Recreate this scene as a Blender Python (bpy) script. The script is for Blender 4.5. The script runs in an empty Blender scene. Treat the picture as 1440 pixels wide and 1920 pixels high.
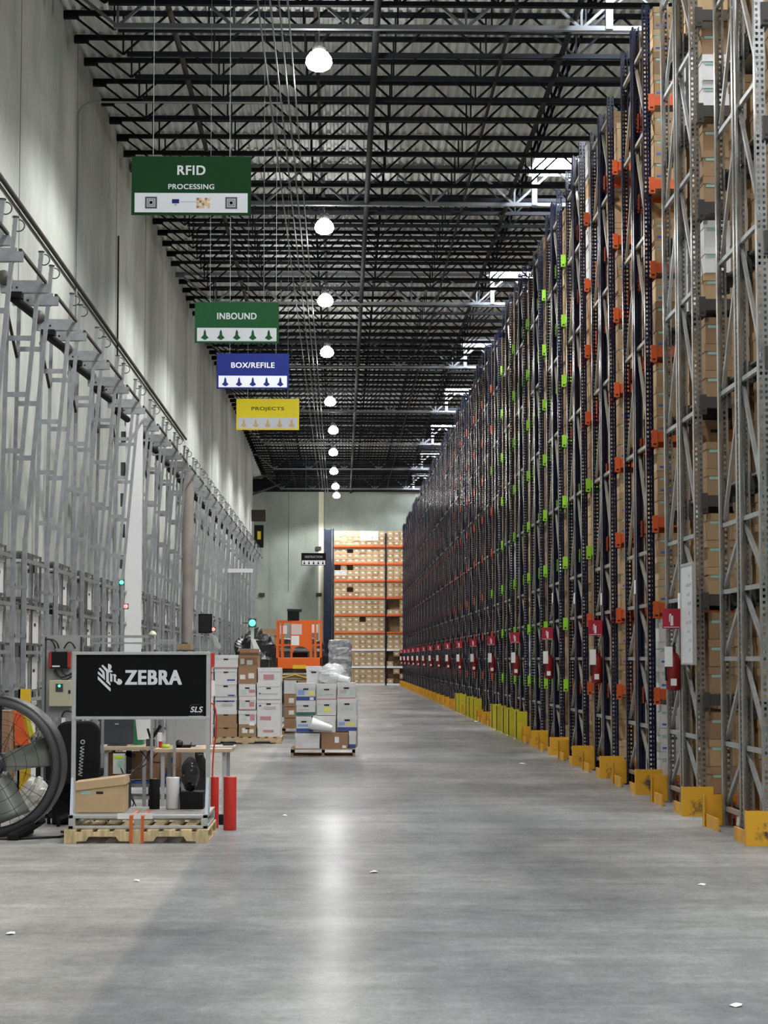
import bpy, math, random
from mathutils import Vector
random.seed(7)
C = bpy.context.scene.collection
SC = bpy.context.scene
PI = math.pi

# ---------------------------------------------------------------- camera
FPX = 3840.0
EYE = Vector((0, 0, 1.5))
pit = math.atan(275 / FPX)
yaw = math.asin(80 / FPX * math.cos(pit))
F = Vector((math.sin(yaw) * math.cos(pit), math.cos(yaw) * math.cos(pit), math.sin(pit)))
RT = Vector((math.cos(yaw), -math.sin(yaw), 0))
UP = RT.cross(F)
cam = bpy.data.objects.new('camera', bpy.data.cameras.new('camera'))
C.objects.link(cam)
cam.data.sensor_fit = 'VERTICAL'; cam.data.sensor_height = 36; cam.data.lens = FPX * 36 / 1920
cam.data.clip_start = 0.1; cam.data.clip_end = 400
cam.location = EYE
cam.rotation_euler = F.to_track_quat('-Z', 'Y').to_euler()
SC.camera = cam

def at(u, v, Y):
    """the point at depth Y that a pixel of the photograph shows"""
    d = RT * ((u - 720) / FPX) + UP * ((960 - v) / FPX) + F
    return EYE + d * (Y / d.y)

def ydepth(v, z):
    """depth at which something at height z stands, seen at row v on the aisle line"""
    H = z - 1.5
    return (FPX * H / (1235 - v) - 0.071 * H) / 0.9949

# ---------------------------------------------------------------- world, exposure
w = bpy.data.worlds.new('World'); SC.world = w; w.use_nodes = True
w.node_tree.nodes['Background'].inputs[0].default_value = (0.62, 0.72, 0.85, 1)
w.node_tree.nodes['Background'].inputs[1].default_value = 0.6
SC.view_settings.view_transform = 'Standard'; SC.view_settings.look = 'None'
SC.view_settings.exposure = -0.05; SC.view_settings.gamma = 1.0
SC.view_settings.use_curve_mapping = False
SC.cycles.max_bounces = 8; SC.cycles.diffuse_bounces = 5; SC.cycles.glossy_bounces = 3
SC.cycles.sample_clamp_indirect = 4.0

SPOT_W = 1550.0
SKY_E = 170.0
LAMP_E = 30.0

# ---------------------------------------------------------------- materials
MATS = {}
def mat(name, col, rough=0.6, metal=0.0, emit=0.0, var=0.0, scale=3.0, bump=0.0, spec=0.5, stretch=(1, 1, 1), alpha=1.0, trans=0.0, detail=4.0):
    if name in MATS: return MATS[name]
    m = bpy.data.materials.new(name); m.use_nodes = True; MATS[name] = m
    nt = m.node_tree; b = nt.nodes['Principled BSDF']
    b.inputs['Base Color'].default_value = (*col, 1)
    b.inputs['Roughness'].default_value = rough
    b.inputs['Metallic'].default_value = metal
    b.inputs['Specular IOR Level'].default_value = spec
    b.inputs['Alpha'].default_value = alpha
    b.inputs['Transmission Weight'].default_value = trans
    if emit:
        b.inputs['Emission Color'].default_value = (*col, 1)
        b.inputs['Emission Strength'].default_value = emit
    if var or bump:
        tc = nt.nodes.new('ShaderNodeTexCoord'); mp = nt.nodes.new('ShaderNodeMapping')
        mp.inputs['Scale'].default_value = stretch
        nz = nt.nodes.new('ShaderNodeTexNoise'); nz.inputs['Scale'].default_value = scale; nz.inputs['Detail'].default_value = detail
        nt.links.new(tc.outputs['Object'], mp.inputs[0]); nt.links.new(mp.outputs[0], nz.inputs['Vector'])
        if var:
            cr = nt.nodes.new('ShaderNodeValToRGB')
            cr.color_ramp.elements[0].position = 0.32; cr.color_ramp.elements[1].position = 0.68
            cr.color_ramp.elements[0].color = (*[c * (1 - var) for c in col], 1)
            cr.color_ramp.elements[1].color = (*[min(1, c * (1 + var)) for c in col], 1)
            nt.links.new(nz.outputs['Fac'], cr.inputs[0]); nt.links.new(cr.outputs[0], b.inputs['Base Color'])
        if bump:
            bp = nt.nodes.new('ShaderNodeBump'); bp.inputs['Strength'].default_value = bump; bp.inputs['Distance'].default_value = 0.02
            nt.links.new(nz.outputs['Fac'], bp.inputs['Height']); nt.links.new(bp.outputs[0], b.inputs['Normal'])
    return m

GALV = mat('galvanised steel', (0.44, 0.46, 0.47), 0.36, 0.6, var=0.14, scale=9)
GALVT = mat('tower steel', (0.33, 0.35, 0.365), 0.5, 0.3, var=0.14, scale=9)
GALVD = mat('galvanised rack steel', (0.40, 0.405, 0.395), 0.27, 0.85, var=0.2, scale=7)
GALVB = mat('galvanised brace', (0.40, 0.39, 0.35), 0.36, 0.6, var=0.12, scale=6)
NAVY = mat('navy rack paint', (0.008, 0.012, 0.036), 0.2, 0.15, var=0.25, scale=3)
ORANGE = mat('orange beam paint', (0.62, 0.10, 0.02), 0.42, var=0.08)
LIME = mat('lime beam paint', (0.30, 0.62, 0.03), 0.42)
DBROWN = mat('dark brown beam paint', (0.045, 0.04, 0.037), 0.5)
LITBEAM = mat('daylit beam white', (0.78, 0.82, 0.84), 0.4)  # white stands for daylight falling on the lowest end rack beams
GUARD = mat('orange yellow guard paint', (0.72, 0.36, 0.02), 0.45, var=0.18, scale=5)
GUARDY = mat('green yellow guard paint', (0.55, 0.47, 0.02), 0.45, var=0.14, scale=5)
JOIST = mat('dark joist paint', (0.010, 0.011, 0.014), 0.8, spec=.15)
GIRD = mat('grey girder paint', (0.15, 0.16, 0.175), 0.55)
CARD = mat('cardboard', (0.40, 0.265, 0.14), 0.85, var=0.08, scale=4)
CARD2 = mat('dark cardboard', (0.29, 0.185, 0.10), 0.85, var=0.08, scale=4)
CARD3 = mat('pale cardboard', (0.52, 0.37, 0.21), 0.85, var=0.08, scale=4)
CARDW = mat('white card', (0.66, 0.66, 0.66), 0.8, var=0.05, scale=5)
CARDM = mat('warm brown carton', (0.33, 0.19, 0.11), 0.85, var=0.1, scale=4)
CARDT = mat('kraft carton', (0.34, 0.22, 0.12), 0.85, var=0.1, scale=4)
LBL = mat('teal label', (0.30, 0.50, 0.44), 0.7)
LBLW = mat('pale label', (0.72, 0.76, 0.70), 0.7)
BLUE = mat('blue sticker', (0.05, 0.12, 0.50), 0.6)
HOLE = mat('dark hand hole', (0.02, 0.015, 0.01), 0.9)
WOOD = mat('pallet wood', (0.50, 0.37, 0.21), 0.85, var=0.25, scale=6, stretch=(1, 6, 6))
WOODD = mat('dark pallet wood', (0.33, 0.22, 0.13), 0.85, var=0.25, scale=6, stretch=(1, 6, 6))
BLACK = mat('black plastic', (0.012, 0.012, 0.014), 0.4)
MBLACK = mat('matt black', (0.01, 0.01, 0.011), 0.75, spec=0.2)
DGREY = mat('dark grey plastic', (0.045, 0.05, 0.058), 0.5)
ALU = mat('aluminium', (0.56, 0.57, 0.57), 0.38, 0.6, var=0.06, scale=12)
WHITE = mat('white paint', (0.78, 0.79, 0.80), 0.5)
PAPER = mat('paper', (0.85, 0.86, 0.86), 0.8)
RED = mat('red roll', (0.55, 0.025, 0.018), 0.5)
REDS = mat('red sign', (0.38, 0.012, 0.035), 0.5)
BEIGE = mat('beige enamel', (0.50, 0.47, 0.33), 0.5)
GREYP = mat('grey panel', (0.42, 0.43, 0.45), 0.55, var=0.04)
PLY = mat('desk board', (0.52, 0.40, 0.27), 0.6, var=0.1)
WRAP = mat('clear stretch film', (0.80, 0.82, 0.83), 0.18, alpha=0.55, bump=0.6, scale=14)
BWRAP = mat('black film', (0.018, 0.018, 0.02), 0.36, bump=1.0, scale=7)
GWRAP = mat('grey film', (0.33, 0.33, 0.34), 0.22, bump=1.0, scale=6, var=0.35)
LENS = mat('lamp lens', (1.0, 0.97, 0.92), 0.5, emit=LAMP_E)
SKYL = mat('skylight glazing', (0.90, 0.95, 1.0), 0.5, emit=SKY_E)
LEDG = mat('green led', (0.1, 1.0, 0.5), 0.5, emit=2.2)
LEDR = mat('red led', (1.0, 0.25, 0.2), 0.5, emit=1.8)
PIPE = mat('brown pipe', (0.05, 0.042, 0.038), 0.8, spec=.2)
PIPEG = mat('grey conduit', (0.24, 0.25, 0.24), 0.8, spec=.15)
SGREEN = mat('sign green', (0.010, 0.050, 0.016), 0.8, spec=.15)
SGREEN2 = mat('sign mid green', (0.022, 0.105, 0.04), 0.8, spec=.15)
SBLUE = mat('sign blue', (0.016, 0.026, 0.16), 0.8, spec=.15)
SYEL = mat('sign yellow', (0.98, 0.80, 0.0), 0.55)
SWHITE = mat('sign white', (0.72, 0.75, 0.80), 0.55)
SBLACK = mat('sign black', (0.005, 0.005, 0.006), 0.8, spec=.15)
TAN = mat('sign tan', (0.72, 0.48, 0.22), 0.6)
GREEN = mat('green plastic', (0.02, 0.24, 0.10), 0.5)
SYEL2 = SYEL
YELLOW = mat('yellow plastic', (0.75, 0.50, 0.02), 0.5)
YGREEN = mat('yellow green tape', (0.50, 0.68, 0.04), 0.5)
BLUEP = mat('blue plastic', (0.04, 0.14, 0.55), 0.45)
LIFT = mat('lift orange', (0.80, 0.135, 0.012), 0.45)
CREAM = mat('cream paint', (0.70, 0.69, 0.55), 0.7)
BLADE = mat('fan blade metal', (0.26, 0.27, 0.24), 0.45, 0.3)
RIM = mat('fan rim metal', (0.075, 0.073, 0.078), 0.38, 0.35)
CHALK = mat('whiteboard face', (0.70, 0.73, 0.76), 0.3)

def concrete(name, a, b, scale=0.6):
    m = bpy.data.materials.new(name); m.use_nodes = True; nt = m.node_tree; bs = nt.nodes['Principled BSDF']
    tc = nt.nodes.new('ShaderNodeTexCoord')
    mp = nt.nodes.new('ShaderNodeMapping'); mp.inputs['Scale'].default_value = (1, 1, 0.55)
    n1 = nt.nodes.new('ShaderNodeTexNoise'); n1.inputs['Scale'].default_value = scale; n1.inputs['Detail'].default_value = 9; n1.inputs['Roughness'].default_value = 0.62
    cr = nt.nodes.new('ShaderNodeValToRGB'); cr.color_ramp.elements[0].position = 0.3; cr.color_ramp.elements[1].position = 0.72
    cr.color_ramp.elements[0].color = (*a, 1); cr.color_ramp.elements[1].color = (*b, 1)
    n2 = nt.nodes.new('ShaderNodeTexNoise'); n2.inputs['Scale'].default_value = 9; n2.inputs['Detail'].default_value = 6
    bp = nt.nodes.new('ShaderNodeBump'); bp.inputs['Strength'].default_value = 0.25; bp.inputs['Distance'].default_value = 0.01
    nt.links.new(tc.outputs['Object'], mp.inputs[0]); nt.links.new(mp.outputs[0], n1.inputs['Vector']); nt.links.new(tc.outputs['Object'], n2.inputs['Vector'])
    nt.links.new(n1.outputs['Fac'], cr.inputs[0]); nt.links.new(cr.outputs[0], bs.inputs['Base Color'])
    nt.links.new(n2.outputs['Fac'], bp.inputs['Height']); nt.links.new(bp.outputs[0], bs.inputs['Normal'])
    bs.inputs['Roughness'].default_value = 0.85
    return m
WALLM = concrete('tilt-up concrete', (0.26, 0.28, 0.26), (0.55, 0.575, 0.53))
ENDM = concrete('end wall concrete', (0.20, 0.23, 0.20), (0.40, 0.45, 0.40), 0.4)
SEAL = mat('joint sealant', (0.07, 0.07, 0.068), 0.9)
DECKM = mat('steel roof deck', (0.64, 0.66, 0.65), 0.6, 0.0, var=0.14, scale=1.2)

def floor_mat():
    m = bpy.data.materials.new('polished concrete'); m.use_nodes = True; nt = m.node_tree; bs = nt.nodes['Principled BSDF']
    L = nt.links.new
    tc = nt.nodes.new('ShaderNodeTexCoord')
    def noise(scale, detail, stretch, rough=0.6, dist=0.0):
        mp = nt.nodes.new('ShaderNodeMapping'); mp.inputs['Scale'].default_value = stretch
        n = nt.nodes.new('ShaderNodeTexNoise'); n.inputs['Scale'].default_value = scale; n.inputs['Detail'].default_value = detail
        n.inputs['Roughness'].default_value = rough; n.inputs['Distortion'].default_value = dist
        L(tc.outputs['Object'], mp.inputs[0]); L(mp.outputs[0], n.inputs['Vector']); return n
    big = noise(0.5, 8, (1, 0.4, 1), 0.62, 0.0)
    soft = noise(0.6, 2, (1, 0.5, 1), 0.5, 0.0)
    fine = noise(7, 8, (1, 1, 1), 0.65)
    scuff = noise(1.6, 5, (0.22, 1.3, 1), 0.6, 0.0)
    cr = nt.nodes.new('ShaderNodeValToRGB')
    cr.color_ramp.elements[0].position = 0.25; cr.color_ramp.elements[0].color = (0.105, 0.11, 0.115, 1)
    cr.color_ramp.elements[1].position = 0.75; cr.color_ramp.elements[1].color = (0.42, 0.417, 0.41, 1)
    L(big.outputs['Fac'], cr.inputs[0])
    def mul(a, lo, hi, out):
        mr = nt.nodes.new('ShaderNodeMapRange'); mr.inputs['From Min'].default_value = 0.3; mr.inputs['From Max'].default_value = 0.7
        mr.inputs['To Min'].default_value = lo; mr.inputs['To Max'].default_value = hi; L(a, mr.inputs['Value'])
        mx = nt.nodes.new('ShaderNodeMix'); mx.data_type = 'RGBA'; mx.blend_type = 'MULTIPLY'; mx.inputs['Factor'].default_value = 1
        L(out, mx.inputs['A']); L(mr.outputs[0], mx.inputs['B']); return mx.outputs['Result']
    o = mul(fine.outputs['Fac'], 0.84, 1.14, cr.outputs[0])
    o = mul(scuff.outputs['Fac'], 0.80, 1.16, o)
    o = mul(noise(38, 6, (1, .5, 1), .7).outputs['Fac'], 0.86, 1.12, o)
    # the slab poured along the left side of the aisle is a lighter grey
    sx = nt.nodes.new('ShaderNodeSeparateXYZ'); L(tc.outputs['Object'], sx.inputs[0])
    ad = nt.nodes.new('ShaderNodeMath'); ad.operation = 'MULTIPLY_ADD'; L(fine.outputs['Fac'], ad.inputs[0]); ad.inputs[1].default_value = 0.22; L(sx.outputs['X'], ad.inputs[2])
    mr = nt.nodes.new('ShaderNodeMapRange'); mr.inputs['From Min'].default_value = -1.02; mr.inputs['From Max'].default_value = -0.96
    mr.inputs['To Min'].default_value = 0.0; mr.inputs['To Max'].default_value = 1.0; L(ad.outputs[0], mr.inputs['Value'])
    tn_ = nt.nodes.new('ShaderNodeMix'); tn_.data_type = 'RGBA'; L(mr.outputs[0], tn_.inputs['Factor'])
    tn_.inputs['A'].default_value = (1.30, 1.25, 1.18, 1); tn_.inputs['B'].default_value = (0.98, 0.985, 0.99, 1)
    mx = nt.nodes.new('ShaderNodeMix'); mx.data_type = 'RGBA'; mx.blend_type = 'MULTIPLY'; mx.inputs['Factor'].default_value = 1
    L(o, mx.inputs['A']); L(tn_.outputs['Result'], mx.inputs['B']); L(mx.outputs['Result'], bs.inputs['Base Color'])
    r = nt.nodes.new('ShaderNodeMapRange'); r.inputs['From Min'].default_value = 0.2; r.inputs['From Max'].default_value = 0.8
    r.inputs['To Min'].default_value = 0.20; r.inputs['To Max'].default_value = 0.30; bs.inputs['Specular IOR Level'].default_value = 0.006; L(soft.outputs['Fac'], r.inputs['Value']); L(r.outputs[0], bs.inputs['Roughness'])
    bp = nt.nodes.new('ShaderNodeBump'); bp.inputs['Strength'].default_value = 0.05; bp.inputs['Distance'].default_value = 0.002
    L(fine.outputs['Fac'], bp.inputs['Height']); L(bp.outputs[0], bs.inputs['Normal'])
    return m
FLOORM = floor_mat()

# ---------------------------------------------------------------- mesh helpers
class MB:
    def __init__(s): s.v = []; s.f = []; s.mi = []; s.ms = []; s.sm = []
    def _m(s, m):
        if m is None: return -1
        if m not in s.ms: s.ms.append(m)
        return s.ms.index(m)
    def add(s, vs, fs, m=None, smooth=False):
        n = len(s.v); s.v += [tuple(p) for p in vs]; k = s._m(m)
        for f in fs: s.f.append(tuple(n + i for i in f)); s.mi.append(k); s.sm.append(smooth)
        return s
    def box(s, x0, x1, y0, y1, z0, z1, m=None):
        x0, x1 = sorted((x0, x1)); y0, y1 = sorted((y0, y1)); z0, z1 = sorted((z0, z1))
        return s.add([(x0, y0, z0), (x1, y0, z0), (x1, y1, z0), (x0, y1, z0), (x0, y0, z1), (x1, y0, z1), (x1, y1, z1), (x0, y1, z1)],
                     [(0, 3, 2, 1), (4, 5, 6, 7), (0, 1, 5, 4), (1, 2, 6, 5), (2, 3, 7, 6), (3, 0, 4, 7)], m)
    def bar(s, p, q, w, h=None, m=None, up=(0, 0, 1)):
        p = Vector(p); q = Vector(q); h = h or w; d = (q - p).normalized(); up = Vector(up)
        if abs(d.dot(up)) > 0.95: up = Vector((0, 1, 0))
        a = d.cross(up).normalized() * (w / 2); b = a.cross(d).normalized() * (h / 2)
        vs = [c + i * a + j * b for c in (p, q) for i, j in ((-1, -1), (1, -1), (1, 1), (-1, 1))]
        return s.add(vs, [(0, 1, 2, 3), (7, 6, 5, 4), (0, 4, 5, 1), (1, 5, 6, 2), (2, 6, 7, 3), (3, 7, 4, 0)], m)
    def cyl(s, p, q, r, r2=None, n=12, m=None, caps=True):
        p = Vector(p); q = Vector(q); r2 = r if r2 is None else r2; d = (q - p).normalized()
        up = Vector((0, 0, 1)) if abs(d.z) < 0.9 else Vector((0, 1, 0))
        a = d.cross(up).normalized(); b = a.cross(d)
        vs = [c + rr * (math.cos(t) * a + math.sin(t) * b) for c, rr in ((p, r), (q, r2)) for t in [2 * PI * i / n for i in range(n)]]
        s.add(vs, [(i, (i + 1) % n, n + (i + 1) % n, n + i) for i in range(n)], m, True)
        if caps:
            s.add(vs[:n], [tuple(range(n))[::-1]], m); s.add(vs[n:], [tuple(range(n))], m)
        return s
    def tube(s, pts, r, n=6, m=None):
        for a, b in zip(pts, pts[1:]): s.cyl(a, b, r, n=n, m=m, caps=False)
        return s
    def lathe(s, c, axis, prof, n=32, m=None, smooth=True):
        """prof: list of (radius, distance along axis)"""
        c = Vector(c); d = Vector(axis).normalized(); up = Vector((0, 0, 1)) if abs(d.z) < 0.9 else Vector((0, 1, 0))
        a = d.cross(up).normalized(); b = a.cross(d); vs = []
        for r, h in prof:
            vs += [c + d * h + r * (math.cos(2 * PI * i / n) * a + math.sin(2 * PI * i / n) * b) for i in range(n)]
        fs = [(k * n + i, k * n + (i + 1) % n, (k + 1) * n + (i + 1) % n, (k + 1) * n + i) for k in range(len(prof) - 1) for i in range(n)]
        return s.add(vs, fs, m, smooth)
    def poly(s, pts, thick, m=None):
        """flat outline extruded by the vector thick"""
        n = len(pts); pts = [Vector(p) for p in pts]; t = Vector(thick)
        s.add(pts + [p + t for p in pts], [tuple(range(n)), tuple(range(2 * n - 1, n - 1, -1))] + [((i + 1) % n, i, n + i, n + (i + 1) % n) for i in range(n)], m)
        return s
    def mesh(s, name, m=None):
        me = bpy.data.meshes.new(name); me.from_pydata(s.v, [], s.f)
        if -1 in s.mi and m is not None:
            k = s._m(m); s.mi = [k if i < 0 else i for i in s.mi]
        s.mi = [max(0, i) for i in s.mi]
        for m in s.ms: me.materials.append(m)
        me.polygons.foreach_set('material_index', s.mi); me.polygons.foreach_set('use_smooth', s.sm); me.update()
        return me
    def build(s, name, m=None, parent=None, bevel=0):
        o = bpy.data.objects.new(name, s.mesh(name, m)); C.objects.link(o); o.parent = parent
        if bevel:
            b = o.modifiers.new('bevel', 'BEVEL'); b.width = bevel; b.segments = 2; b.limit_method = 'ANGLE'
        return o

def tag(o, label=None, cat=None, group=None, kind=None):
    if label: o['label'] = label
    if cat: o['category'] = cat
    if group: o['group'] = group
    if kind: o['kind'] = kind
    return o
def thing(name, loc, label, cat, group=None, rz=0):
    o = bpy.data.objects.new(name, None); C.objects.link(o); o.location = loc; o.rotation_euler.z = rz
    o.empty_display_size = 0.1
    return tag(o, label, cat, group)
def struct(o): o['kind'] = 'structure'; return o
KIDS = {}
def children(o): return [c for c in KIDS.get(o.name, [])]
def register(root, parts):
    for p in parts: KIDS.setdefault(p.parent.name, []).append(p)
def copy_tree(o, parent=None):
    c = o.copy(); C.objects.link(c); c.parent = parent
    if parent is not None:
        for k in ('category', 'group'):
            if k in c: del c[k]
    for ch in children(o): copy_tree(ch, c)
    return c
ORD = 'first second third fourth fifth sixth seventh eighth ninth tenth eleventh twelfth thirteenth fourteenth fifteenth sixteenth seventeenth eighteenth nineteenth twentieth twenty-first twenty-second twenty-third twenty-fourth twenty-fifth twenty-sixth twenty-seventh twenty-eighth twenty-ninth thirtieth thirty-first thirty-second thirty-third'.split()

def text_mesh(name, s, size, loc, m, parent, bold=0.0, shear=0.0, width=None, height=None, align='CENTER', spacing=1.0):
    """raised lettering facing the camera side (-Y), fitted to a width and cap height in metres; bold is a share of the cap height"""
    cu = bpy.data.curves.new(name, 'FONT'); cu.body = s; cu.size = size; cu.shear = shear; cu.space_character = spacing
    t = bpy.data.objects.new(name, cu); C.objects.link(t)
    dg = bpy.context.evaluated_depsgraph_get(); me = bpy.data.meshes.new_from_object(t.evaluated_get(dg))
    bpy.data.objects.remove(t)
    v = [p.co.copy() for p in me.vertices]; fs = [tuple(p.vertices) for p in me.polygons]
    x0 = min(p.x for p in v); x1 = max(p.x for p in v); y0 = min(p.y for p in v); y1 = max(p.y for p in v)
    bw = height * bold
    sx = (width - 2 * bw) / (x1 - x0); sy = (height - 2 * bw * .6) / (y1 - y0); g = MB()
    offs = [(0, 0)] if not bold else [(dx * bw, dz * bw * .6) for dx in (-1, -.5, 0, .5, 1) for dz in (-1, 0, 1)]
    for k, (dx, dz) in enumerate(offs):
        g.add([((p.x - (x0 + x1) / 2) * sx + dx, -.0001 * k, (p.y - (y0 + y1) / 2) * sy + dz) for p in v], fs, m)
    o = bpy.data.objects.new(name, g.mesh(name)); C.objects.link(o); o.parent = parent; o.location = loc
    return o

# ================================================================ SETTING
WX = -4.48; ZT = 11.9; YE = 118.6; RX = 16.0
struct(MB().box(-7, RX, -14, YE + .3, -0.3, 0).build('floor', FLOORM))
b = MB().box(WX - .3, WX, -14, 103, 0, 12.4, WALLM)
y = 34.2 - 6.05 * 7
while y < 103:
    b.box(WX - .01, WX + .004, y - .012, y + .012, 0, 12.0, SEAL); y += 6.05
struct(b.build('wall_left'))
struct(MB().box(-7.2, -6.9, 103, YE, 0, 12.4).box(-6.9, WX - .3, 103 - .3, 103, 0, 12.4).build('wall_recess', WALLM))
b = MB().box(-7.2, RX, YE, YE + .3, 0, 12.4, ENDM)
for X in (-1.02, 5.1): b.box(X - .02, X + .02, YE - .005, YE, 0, 12, SEAL)
struct(b.build('wall_end'))
struct(MB().box(RX, RX + .3, -14, YE, 0, 12.4).build('wall_right', WALLM))
struct(MB().box(-7.2, RX, -14.3, -14, 0, 12.4).build('wall_rear', WALLM))
struct(MB().box(-1.33, -1.03, YE - .05, YE, 0, 11.3).build('trim_1', CREAM))

# corrugated roof deck: ribs run down the length of the hall
SKYY = [ydepth(v, 12.0) for v in (307,)]
SK0 = 43.2; BAY = 12.1
xs = []; x = -7.2; k = 0
prof = []
while x < RX:
    prof += [(x, ZT + .045), (x + .06, ZT + .045), (x + .08, ZT), (x + .13, ZT), (x + .15, ZT + .045)]; x += .15
SKX0, SKX1 = 4.02, 5.25
sky = [(SK0 + BAY * i - 1.30, SK0 + BAY * i + .25) for i in range(-4, 7)]
def deck(name, x0, x1, segs):
    m = MB(); p = [q for q in prof if x0 - .001 <= q[0] <= x1 + .001]
    for y0, y1 in segs:
        n = len(p); m.add([(a, y0, z) for a, z in p] + [(a, y1, z) for a, z in p], [(i, n + i, n + i + 1, i + 1) for i in range(n - 1)])
    return struct(m.build(name, DECKM))
full = [(-14 + 13.26 * i, -14 + 13.26 * (i + 1)) for i in range(10)]
deck('ceiling', -8, SKX0 + .02, full); deck('ceiling', SKX1 - .02, RX + 1, full)
gaps = []; y = -14
for a, b_ in sky:
    if b_ < -14: continue
    if a > y: gaps.append((y, a))
    y = b_
gaps.append((y, YE)); deck('ceiling', SKX0 - .13, SKX1 + .15, gaps)
struct(MB().box(-7.5, SKX0, -14, YE, 12.2, 12.3).box(SKX1, RX, -14, YE, 12.2, 12.3).build('ceiling', DECKM))
for i, (a, b_) in enumerate(sky):
    o = MB().box(SKX0, SKX1, a, b_, 12.05, 12.09).build('window_%d' % (i + 1), SKYL); struct(o)
    f = MB().box(SKX0 - .05, SKX0, a, b_, 11.88, 12.1).box(SKX1, SKX1 + .05, a, b_, 11.88, 12.1).box(SKX0, SKX1, a - .05, a, 11.88, 12.1).box(SKX0, SKX1, b_, b_ + .05, 11.88, 12.1).build('window_frame', WHITE, o)

# open-web joists, one object each, with a warren web and paired verticals
def joist_mesh(x0, x1, D, ch, wb, panel, m, vert=True, sag=1.0):
    g = MB(); zt = 0; zb = -D
    g.box(x0, x1, -ch / 2, -.008, zt - ch * .8, zt, m).box(x0, x1, .008, ch / 2, zt - ch * .8, zt, m)
    g.box(x0 + sag, x1, -ch / 2, -.008, zb, zb + ch * .8, m).box(x0 + sag, x1, .008, ch / 2, zb, zb + ch * .8, m)
    g.box(x0 - .05, x0 + .22, -ch / 2, ch / 2, zt - .13, zt - .01, m)
    x = x0 + .1
    g.bar((x, 0, zt - .05), (x + D + .1, 0, zb + .03), wb, wb, m); x += D + .1
    while x < x1 - panel:
        g.bar((x, 0, zb + .03), (x + panel / 2, 0, zt - .03), wb, wb, m)
        g.bar((x + panel / 2, 0, zt - .03), (x + panel, 0, zb + .03), wb, wb, m)
        if vert: g.bar((x, 0, zb + .03), (x, 0, zt - .03), wb * .8, wb * .8, m)
        x += panel
    return g.mesh('roof_joist')
jm = joist_mesh(WX + .02, RX, .74, .09, .034, 1.46, JOIST)
girder_y = [SK0 + BAY * i - .62 for i in range(-4, 7)]
y = 9.0; n = 0
while y < YE - .5:
    if min(abs(y - g) for g in girder_y) > .2:
        o = bpy.data.objects.new('roof_joist', jm); C.objects.link(o); o.location = (0, y, ZT); struct(o)
    y += 1.30
gm = joist_mesh(WX + .02, RX, .86, .09, .045, 1.76, GIRD, True, 1.0)
gm2 = MB().bar((4.06, 0, -.03), (4.06, 0, -.84), .11, .11).mesh('hanger', GIRD)
for gy in girder_y:
    o = bpy.data.objects.new('roof_girder', gm); C.objects.link(o); o.location = (0, gy, ZT - .02); struct(o)
    h = bpy.data.objects.new('hanger', gm2); C.objects.link(h); h.parent = o
o = MB().box(-6.9, RX, YE - .35, YE - .1, 11.15, 11.3).box(-6.9, RX, YE - .28, YE - .18, 11.3, 11.85).build('edge_beam', JOIST); struct(o)
o = MB().bar((-4.9, 104, 10.6), (-3.6, 112, 11.6), .1, .1).bar((-4.9, 104, 9.7), (-3.2, 116, 11.5), .1, .1).build('roof_strut', JOIST); struct(o)

# pipes and conduits under the roof
def pipe(name, pts, r, m, label, cat='pipe', group=None, n=8):
    g = MB().tube(pts, r, n)
    return tag(g.build(name, m), label, cat, group)
pipe('sprinkler_main', [(.52, 6, 11.1), (.52, YE - .2, 11.1)], .055, JOIST, 'thick dark sprinkler main running down the middle of the roof joists')
pipe('sprinkler_pipe', [(-.42, 6, 11.6), (-.42, YE - .2, 11.6)], .03, PIPE, 'thin dark pipe above the row of hanging high bay lamps')
pipe('sprinkler_pipe', [(-2.62, 6, 11.3), (-2.62, YE - .2, 11.3)], .045, PIPE, 'dark brown pipe under the joists near the concrete wall')
pipe('sprinkler_pipe', [(2.58, 6, 11.2), (2.58, YE - .2, 11.2)], .03, JOIST, 'slim dark pipe under the joists on the rack side of the aisle')
pipe('sprinkler_pipe', [(3.55, 6, 11.25), (3.55, YE - .2, 11.25)], .05, JOIST, 'thick dark pipe under the joists beside the skylights')
for X, z, l in ((-1.165, 10.55, 'nearest the wall'), (-.99, 10.5, 'second from the wall'), (-.86, 10.42, 'third from the wall'), (-.74, 10.40, 'farthest from the wall')):
    pts = []
    yy = 10.0
    while yy < 112: pts.append((X, yy, z - .02 * math.sin(PI * ((yy - 10) % 12) / 12))); yy += 3
    pipe('conduit', pts, .013, PIPEG, 'grey conduit hung under the joists beside the lamps, ' + l, 'conduit', None, 6)
pipe('wall_pipe', [(WX + .06, 8, 7.72), (WX + .06, 58, 7.72)], .035, PIPE, 'brown pipe running level along the concrete wall above the storage towers')
pts = [(WX + .04, 34.0, 0.6), (WX + .04, 34.0, 10.6)] + [(WX + .04 + .25 * (1 - math.cos(t)), 34.0, 10.6 + .25 * math.sin(t)) for t in [PI / 2 * i / 5 for i in range(1, 6)]] + [(-1.0, 34.0, 10.85)]
pipe('wall_conduit', pts, .018, PIPEG, 'thin pale conduit rising up the concrete wall and bending under the roof', 'conduit')
pipe('wall_conduit', [(WX + .03, 40.4, 4.5), (WX + .03, 40.4, 9.9)], .018, PIPE, 'thin dark conduit rising on the concrete wall behind the storage towers', 'conduit')
pipe('pull_rope', [(-3.05, YE - 1, 5.3), (-3.05, YE - 1, 11.95)], .012, BLACK, 'thin dark rope hanging in front of the end wall', 'rope')

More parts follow.
